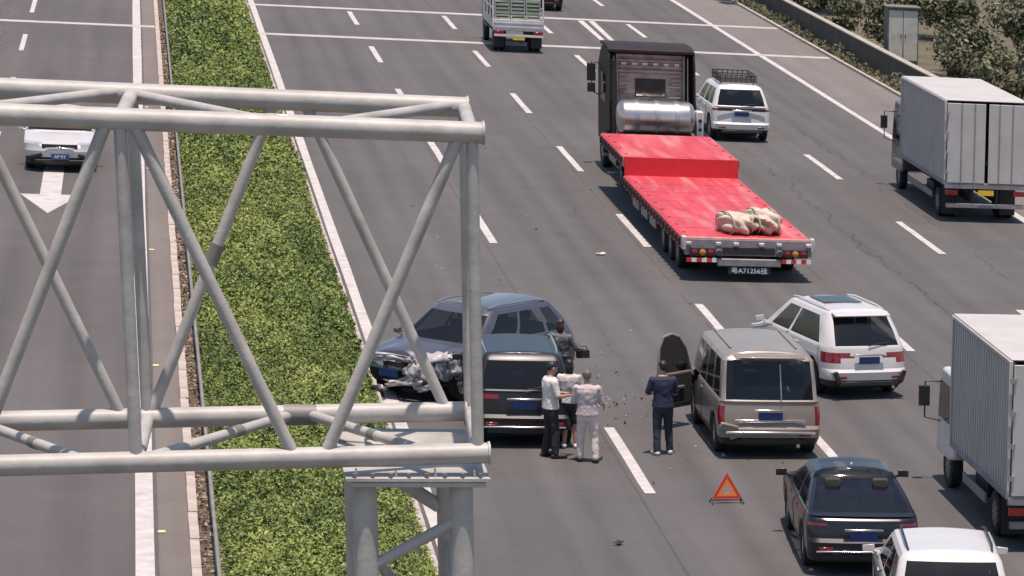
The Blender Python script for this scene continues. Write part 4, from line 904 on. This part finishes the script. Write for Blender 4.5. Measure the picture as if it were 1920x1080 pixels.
box_truck('white box truck with a dark cab, stopped in the rightmost lane', (17.45, 98.2, 0), 2.3, 6.3, 1.05, 3.3, 1.9, 2.5)

# cargo truck with crates, top centre -----------------------------------------------------------------
kt = thing('cargo_truck', 'small white cage-bodied truck loaded with pale green crates, at the top of the picture', 'truck', (9.12, 142.9, 0))
KW = mat('cargo_white', (0.62, 0.58, 0.57), .5, var=.1, dirt=.3)
MB().bb(-.95, .95, .05, 4.2, .80, .90).build('bed', GREYST, kt)
MB().bb(-.93, .93, -.02, .04, .82, 1.22).build('tailgate', KW, kt, bevel=.01)
for z in (.95, 1.10): MB().bb(-.9, .9, -.035, -.02, z - .02, z + .02).build('tailgate_rib', KW, kt)
for s in (-1, 1):
    MB().bb(s * .93 - .02, s * .93 + .02, .05, 4.2, .82, 1.22).build('side_board', KW, kt, bevel=.01)
    for y in (.03, 1.4, 2.8, 4.17): MB().bb(s * .92 - .03, s * .92 + .03, y - .03, y + .03, .9, 2.75).build('stake', KW, kt)
    for z in (1.6, 2.1, 2.72): MB().bb(s * .92 - .02, s * .92 + .02, .05, 4.2, z - .025, z + .025).build('rail', KW, kt)
    MB().bb(s * .72 - .18, s * .72 + .18, -.04, .04, .66, .80).build('tail_light', TAIL, kt, bevel=.02)
    MB().bb(s * .5 - .06, s * .5 + .06, .2, 5.5, .52, .80).build('chassis_rail', DARKST, kt)
    for y, dd in ((1.0, (.16, .40)), (5.0, (.16,))):
        for q in dd: wheel(kt, s * (.93 - q), y, .36, .2, mat('truck_rim', (.3, .29, .28)), 6)
    MB().bb(s * .70 - .2, s * .70 + .2, .5, .52, .15, .7).build('mud_flap', BLACKP, kt)
    MB().path([(s * .85, 5.5, 1.9), (s * 1.12, 5.5, 1.9), (s * 1.12, 5.5, 1.45)], .016, 6).box((s * 1.13, 5.45, 1.68), (.17, .08, .34)).build('mirror', BLACKP, kt, bevel=.02)
MB().bb(-.93, .93, -.03, .04, 2.70, 2.76).build('rail', KW, kt)
MB().bb(-.90, .90, -.06, .05, .60, .68).build('rear_sill', KW, kt)
plate(kt, 0, -.05, .55, PLATE_Y)
MB().prism([(4.35, .6), (4.35, 2.05), (5.3, 2.1), (5.85, 1.3), (5.95, .5), (4.6, .5)], 'X', -.85, .85).build('cab', CABG, kt, bevel=.05)
MB().bb(-.6, .6, 4.335, 4.35, 1.5, 1.95).build('rear_window', GLASS, kt)
CR1 = mat('crate_a', (0.55, 0.60, 0.42), .7, var=.2, scale=6, dirt=.4, dirtcol=(.12, .14, .08)); CR2 = mat('crate_b', (0.62, 0.62, 0.52), .7, var=.2, scale=6, dirt=.4, dirtcol=(.15, .14, .1))
rows = ('lowest', 'second', 'third', 'top'); cols = ('left', 'middle', 'right')
for r_ in range(3):
    for c in range(3):
        t = thing('crate', 'pale green crate on the cargo truck, %s column, %s row' % (cols[c], ('bottom', 'middle', 'top')[r_]), 'crate', (9.12 - .57 + .57 * c + random.uniform(-.015, .015), 143.28 + random.uniform(-.02, .03), .905 + r_ * .52), random.uniform(-.03, .03), 'crates stacked on the cargo truck')
        MB().bb(-.265, .265, -.2, .3, 0, .10).build('base', CR1 if (r_ + c) % 2 else CR2, t, bevel=.01)
        MB().bb(-.25, .25, -.18, .28, .10, .46).build('contents', mat('crate_dark', (.10, .12, .06), .9, var=.5, scale=12), t)
        for z in (.19, .33, .46): MB().bb(-.268, .268, -.205, .30, z - .035, z + .035).build('slat', CR1 if (r_ + c) % 2 else CR2, t, bevel=.008)
        for x in (-.25, .25): MB().bb(x - .02, x + .02, -.215, -.205, .02, .49).build('corner_slat', CR2, t)

# ------------------------------------------------------------------ warning triangle
wt = thing('warning_triangle', 'orange-red folding warning triangle standing on the road behind the minivan', 'warning triangle', (4.95, 61.2, 0), R(4))
TRR = mat('triangle_red', (0.75, 0.07, 0.03), .4, var=.08); TRO = mat('triangle_orange', (0.95, 0.30, 0.10), .4, var=.08)
def ring(r0, r1, y0, y1, name, mt_):
    ang_ = [R(90), R(210), R(330)]; b_ = MB(); V = []; zc = .235
    for y in (y0, y1):
        for r_ in (r0, r1):
            for a in ang_: V.append((r_ * math.cos(a), y, zc + r_ * math.sin(a)))
    F = []
    for k in range(3):
        q = (k + 1) % 3; F += [(k, q, 3 + q, 3 + k), (6 + k, 9 + k, 9 + q, 6 + q), (k, 6 + k, 6 + q, q), (3 + k, 3 + q, 9 + q, 9 + k)]
    b_.add(V, F).build(name, mt_, wt, smooth=False)
ring(.30, .215, -.012, .012, 'outer_band', TRR); ring(.213, .11, -.010, .010, 'inner_band', TRO)
for s in (-1, 1):
    MB().path([(s * .24, 0, .10), (s * .27, -.12, .01)], .012, 6).build('leg', BLACKP, wt); MB().path([(s * .24, 0, .10), (s * .27, .14, .01)], .012, 6).build('leg', BLACKP, wt)
MB().path([(-.25, 0, .06), (.25, 0, .06)], .014, 6).build('foot_bar', BLACKP, wt)

# ------------------------------------------------------------------ people
def remesh(b, vox, name, material, parent, smooth=3):
    me = bpy.data.meshes.new('tmp'); me.from_pydata(b.v, [], b.f)
    bm = bmesh.new(); bm.from_mesh(me); bmesh.ops.recalc_face_normals(bm, faces=bm.faces); bm.to_mesh(me); bm.free()
    o = bpy.data.objects.new('tmp', me); COL.objects.link(o)
    r_ = o.modifiers.new('r', 'REMESH'); r_.mode = 'VOXEL'; r_.voxel_size = vox
    s_ = o.modifiers.new('s', 'SMOOTH'); s_.factor = .5; s_.iterations = smooth
    bpy.context.view_layer.update(); dg = bpy.context.evaluated_depsgraph_get()
    m2 = bpy.data.meshes.new_from_object(o.evaluated_get(dg)); bpy.data.objects.remove(o); m2.name = name
    m2.polygons.foreach_set('use_smooth', [True] * len(m2.polygons)); m2.materials.clear(); m2.materials.append(material)
    q = bpy.data.objects.new(name, m2); COL.objects.link(q); q.parent = parent; return q
def cap(b, a, c, r0, r1, n=12):
    a, c = Vector(a), Vector(c); d = (c - a).normalized(); pts = []; rs = []
    for k in range(4): t = PI / 2 * (1 - k / 4); pts.append(a - d * r0 * math.sin(t)); rs.append(max(r0 * math.cos(t), .001))
    for k in range(4): pts.append(a + (c - a) * k / 3); rs.append(r0 + (r1 - r0) * k / 3)
    for k in range(1, 5): t = PI / 2 * k / 4; pts.append(c + d * r1 * math.sin(t)); rs.append(max(r1 * math.cos(t), .001))
    b.path(pts, rs, n)
def rings(b, rs, n=20):
    V = []; F = []
    for (x, y, z, rx, ry) in rs:
        for k in range(n): a = 2 * PI * k / n; V.append((x + rx * math.cos(a), y + ry * math.sin(a), z))
    for i in range(len(rs) - 1):
        for k in range(n): F.append((i * n + k, i * n + (k + 1) % n, (i + 1) * n + (k + 1) % n, (i + 1) * n + k))
    F.append(tuple(reversed(range(n)))); F.append(tuple((len(rs) - 1) * n + k for k in range(n))); b.add(V, F)
SKIN = mat('skin', (0.42, 0.24, 0.17), .55, var=.08, scale=10)
def hand(b, w, d, palm, curl=.5, sd=1):
    """palm, four fingers and a side thumb; w wrist, d direction of hand, palm = palm normal"""
    w, d, p = Vector(w), Vector(d).normalized(), Vector(palm); p = (p - d * p.dot(d)).normalized(); s_ = d.cross(p) * sd
    c = w + d * .05
    for t in (-.025, 0, .025): cap(b, w + s_ * t * .6, w + d * .085 + s_ * t, .016, .014, 8)
    for k, (off, ln) in enumerate(((-.033, .062), (-.011, .075), (.011, .080), (.033, .070))):
        a0 = w + d * .088 + s_ * off; a1 = a0 + (d * math.cos(curl * .6) + p * math.sin(curl * .6)) * ln * .55; a2 = a1 + (d * math.cos(curl * 1.6) + p * math.sin(curl * 1.6)) * ln * .5
        cap(b, a0, a1, .0095, .009, 8); cap(b, a1, a2, .009, .0078, 8)
    t0 = w + d * .03 + s_ * .032; t1 = t0 + (d * .6 + s_ * .7 + p * .35).normalized() * .045; t2 = t1 + (d * .85 + s_ * .2 + p * .5).normalized() * .035
    cap(b, t0, t1, .013, .011, 8); cap(b, t1, t2, .011, .009, 8)
def person(label, loc, rz, H, shirt, trousers, hair, shoe, arms, legs='trousers', sleeve=.55, lean=0.0, stance=.10, headturn=0.0, hairlen=0, build=1.0, headdown=0.0, step=0.0):
    k = H / 1.72; t = thing('person', label, 'person', loc, rz)
    def S_(p): return (p[0] * k, p[1] * k, p[2] * k)
    body, sh, tro, hr, shoes = MB(), MB(), MB(), MB(), MB()
    ln = lambda z: lean * max(0, z - .9) / .6
    tor = [(0, ln(.80), .80, .13, .09), (0, ln(.90), .90, .165, .115), (0, ln(1.0), 1.0, .15, .11), (0, ln(1.1), 1.1, .14, .105), (0, ln(1.22), 1.22, .155, .115), (0, ln(1.32), 1.32, .172, .115), (0, ln(1.40), 1.40, .165, .095), (0, ln(1.44), 1.44, .10, .075), (0, ln(1.47), 1.47, .058, .053)]
    rings(body, [(x * k, y * k, z * k, rx * k * build, ry * k * build) for x, y, z, rx, ry in tor])
    nb = (0, ln(1.44), 1.44); nh = (0, ln(1.55) + .015, 1.55); cap(body, S_(nb), S_(nh), .055 * k, .052 * k)
    # head
    hc = Vector((0, ln(1.62) + .02 + headdown * .03, 1.615 - headdown * .02)); HR = Euler((-headdown * .5, 0, headturn)).to_matrix()
    def hp(v): return S_(hc + HR @ Vector(v))
    body.sphere(hp((0, -.008, .02)), (.074 * k, .092 * k, .090 * k), 18, 14); cap(body, hp((0, .028, -.045)), hp((0, .052, -.075)), .052 * k, .034 * k)
    cap(body, hp((0, .082, .012)), hp((0, .098, -.018)), .010 * k, .015 * k, 8)
    for s in (-1, 1): body.sphere(hp((s * .076, -.002, -.005)), (.012 * k, .022 * k, .032 * k), 8, 6)
    # hair
    hr.sphere(hp((0, -.020, .036)), (.080 * k, .092 * k, .084 * k), 16, 12); hr.sphere(hp((0, -.055, -.005)), (.068 * k, .050 * k, .072 * k), 12, 10)
    if hairlen: hr.sphere(hp((0, -.062, -.05)), (.085 * k, .055 * k, .12 * k), 12, 10); hr.sphere(hp((0, -.062, -.05 - hairlen * .5)), (.075 * k, .04 * k, (.08 + hairlen * .5) * k), 12, 10)
    # arms
    for s, a in ((-1, arms[0]), (1, arms[1])):
        shl = Vector((s * .175 * build, ln(1.38), 1.375)); el = Vector(a[0]); wr = Vector(a[1])
        cap(body, S_(shl), S_(el), .050 * k * build, .038 * k); cap(body, S_(el), S_(wr), .039 * k, .026 * k)
        dr = (wr - el).normalized(); hand(body, S_(wr), dr, a[2] if len(a) > 2 else (0, 0, -1), a[3] if len(a) > 3 else .6, -s)
        se = shl + (el - shl) * min(1, sleeve * 1.4); cap(sh, S_(shl), S_(se), .066 * k * build, .060 * k)
        if sleeve > .9: cap(sh, S_(el), S_(el + (wr - el) * .9), .052 * k, .040 * k)
    # legs
    for s in (-1, 1):
        hp_ = (s * .085, ln(.88), .88); kn = (s * (stance * .95), .025 + s * step * .5, .47); an = (s * (stance + .01), -.02 + s * step, .08)
        cap(body, S_(hp_), S_(kn), .082 * k * build, .054 * k); cap(body, S_(kn), S_((kn[0], kn[1] - .015, .34)), .055 * k, .056 * k); cap(body, S_((kn[0], kn[1] - .015, .34)), S_(an), .055 * k, .036 * k)
        cap(body, S_(an), S_((an[0] + s * .03, an[1] + .14, .035)), .035 * k, .028 * k)
        cap(shoes, S_((an[0], an[1] - .03, .045)), S_((an[0] + s * .035, an[1] + .17, .04)), .050 * k, .043 * k); 
        if legs == 'trousers':
            cap(tro, S_(hp_), S_(kn), .098 * k * build, .074 * k); cap(tro, S_(kn), S_((an[0], an[1], .10)), .074 * k, .066 * k)
        elif legs == 'skirt':
            cap(tro, S_(hp_), S_((kn[0], kn[1], .56)), .112 * k, .105 * k)
    rings(tro, [(0, 0, .78 * k, .17 * k * build, .115 * k * build), (0, ln(.9) * k, .90 * k, .182 * k * build, .13 * k * build), (0, ln(1.0) * k, 1.0 * k, .165 * k * build, .122 * k * build)])
    rings(sh, [(0, ln(.9) * k, .885 * k, .192 * k * build, .142 * k * build)] + [(x * k, y * k, z * k, (rx + .022) * k * build, (ry + .024) * k * build) for x, y, z, rx, ry in tor[2:7]] + [(0, ln(1.45) * k, 1.452 * k, .085 * k, .075 * k)])
    remesh(body, .0075, 'body', SKIN, t, 2); g1 = remesh(sh, .010, 'shirt', shirt, t, 3); g2 = remesh(tro, .010, 'trousers' if legs == 'trousers' else 'skirt', trousers, t, 3)
    for g, sz in ((g1, .09), (g2, .11)):                                    # real cloth folds
        tx_ = bpy.data.textures.new('folds', 'CLOUDS'); tx_.noise_scale = sz; tx_.noise_depth = 2
        dm = g.modifiers.new('folds', 'DISPLACE'); dm.texture = tx_; dm.strength = .017 * k; dm.mid_level = .45; dm.texture_coords = 'LOCAL'
    remesh(hr, .008, 'hair', hair, t, 2); remesh(shoes, .008, 'shoes', shoe, t, 2)
    for s in (-1, 1): MB().sphere(hp((s * .031, .078, .012)), (.013 * k, .008 * k, .008 * k), 8, 6).build('eye', BLACKP, t)
    MB().sphere(hp((0, .083, -.05)), (.022 * k, .008 * k, .006 * k), 8, 6).build('mouth', mat('lip', (.3, .1, .09), .5), t)
    return t
def cloth(n, c, var=.14, **k): return mat(n, c, .85, var=var, scale=7, bump=.9, bscale=11, **k)
HAIRK = mat('hair_black', (0.018, 0.015, 0.014), .5, var=.2, scale=40); HAIRG = mat('hair_grey', (0.13, 0.11, 0.11), .6, var=.3, scale=40); SHOEK = mat('shoe_black', (.02, .02, .02), .5); SHOEW = mat('shoe_white', (.6, .58, .56), .6)
P1 = person('person in a white polo shirt and black trousers holding a phone', (2.40, 65.15, 0), R(-75), 1.74, cloth('polo_white', (.68, .63, .60)), cloth('trousers_black', (.022, .022, .025)), HAIRK, SHOEK,
       (((-.23, .06, 1.12), (-.08, .30, 1.13), (0, -.2, 1), .8), ((.23, .06, 1.12), (.08, .31, 1.12), (0, -.2, 1), .8)), sleeve=.6, headdown=.8, stance=.11, step=.05)
ph_ = MB().box((0, 0, 0), (.075, .012, .15)).build('phone', BLACKP, loc=(2.40 + .40, 65.15 + .10, 1.18), bevel=.004, rot=(R(50), 0, R(-75))); tag(ph_, 'dark phone held by the person in the white polo shirt', 'phone')
person('person in a pale patterned blouse and short black skirt, half hidden in the group', (2.83, 66.05, 0), R(-8), 1.62, cloth('blouse', (.58, .54, .50), .5), cloth('skirt_black', (.02, .02, .022)), HAIRK, SHOEW,
       (((-.24, .02, 1.12), (-.20, .20, 1.0), (1, 0, 0)), ((.24, .02, 1.12), (.20, .20, 1.0), (-1, 0, 0))), legs='skirt', hairlen=.10, sleeve=.7)
person('person seen from behind in a pinkish grey T-shirt and cream trousers', (3.0, 64.75, 0), R(-6), 1.66, cloth('tee_pink', (.50, .43, .43)), cloth('trousers_cream', (.64, .54, .50), .2), HAIRG, SHOEK,
       (((-.25, .04, 1.12), (-.14, .26, 1.10), (1, 0, 0)), ((.26, .04, 1.10), (.30, .27, 1.02), (-1, 0, 0))), sleeve=.65, build=1.1, headdown=.4, stance=.13, step=-.05)
person('person in a black and white patterned top standing beside the black SUV', (3.12, 70.3, 0), R(-25), 1.66, mat('patterned_top', (.11, .11, .12), .85, var=.95, scale=14, bump=.8, bscale=11), cloth('trousers_black', (.022, .022, .025)), mat('hair_brown', (0.045, 0.018, 0.016), .5, var=.2, scale=40), SHOEK,
       (((-.24, .05, 1.14), (-.15, .27, 1.10), (1, 0, 0)), ((.29, .06, 1.15), (.34, .26, 1.10), (-1, 0, 0))), sleeve=.95, hairlen=.03)
bag = MB().box((0, 0, 0), (.24, .10, .15)).path([(-.10, 0, .07), (-.06, 0, .15), (.06, 0, .15), (.10, 0, .07)], .010, 6).build('handbag', BLACKP, loc=(3.54, 70.40, 0.98), bevel=.02, rot=(0, 0, .3)); tag(bag, 'black handbag held by the person in the patterned top', 'bag')
person('person in a navy T-shirt and dark jeans standing by the open minivan door', (4.42, 65.45, 0), R(8), 1.72, cloth('tee_navy', (.022, .028, .060)), cloth('jeans', (.024, .027, .042)), HAIRK, SHOEW,
       (((-.27, .05, 1.12), (-.10, .25, 1.10), (0, -1, .3), 1.0), ((.26, .06, 1.12), (.08, .26, 1.06), (0, -1, .3), 1.0)), sleeve=.6, build=1.06, headdown=.3, headturn=.2, stance=.12, step=.05)
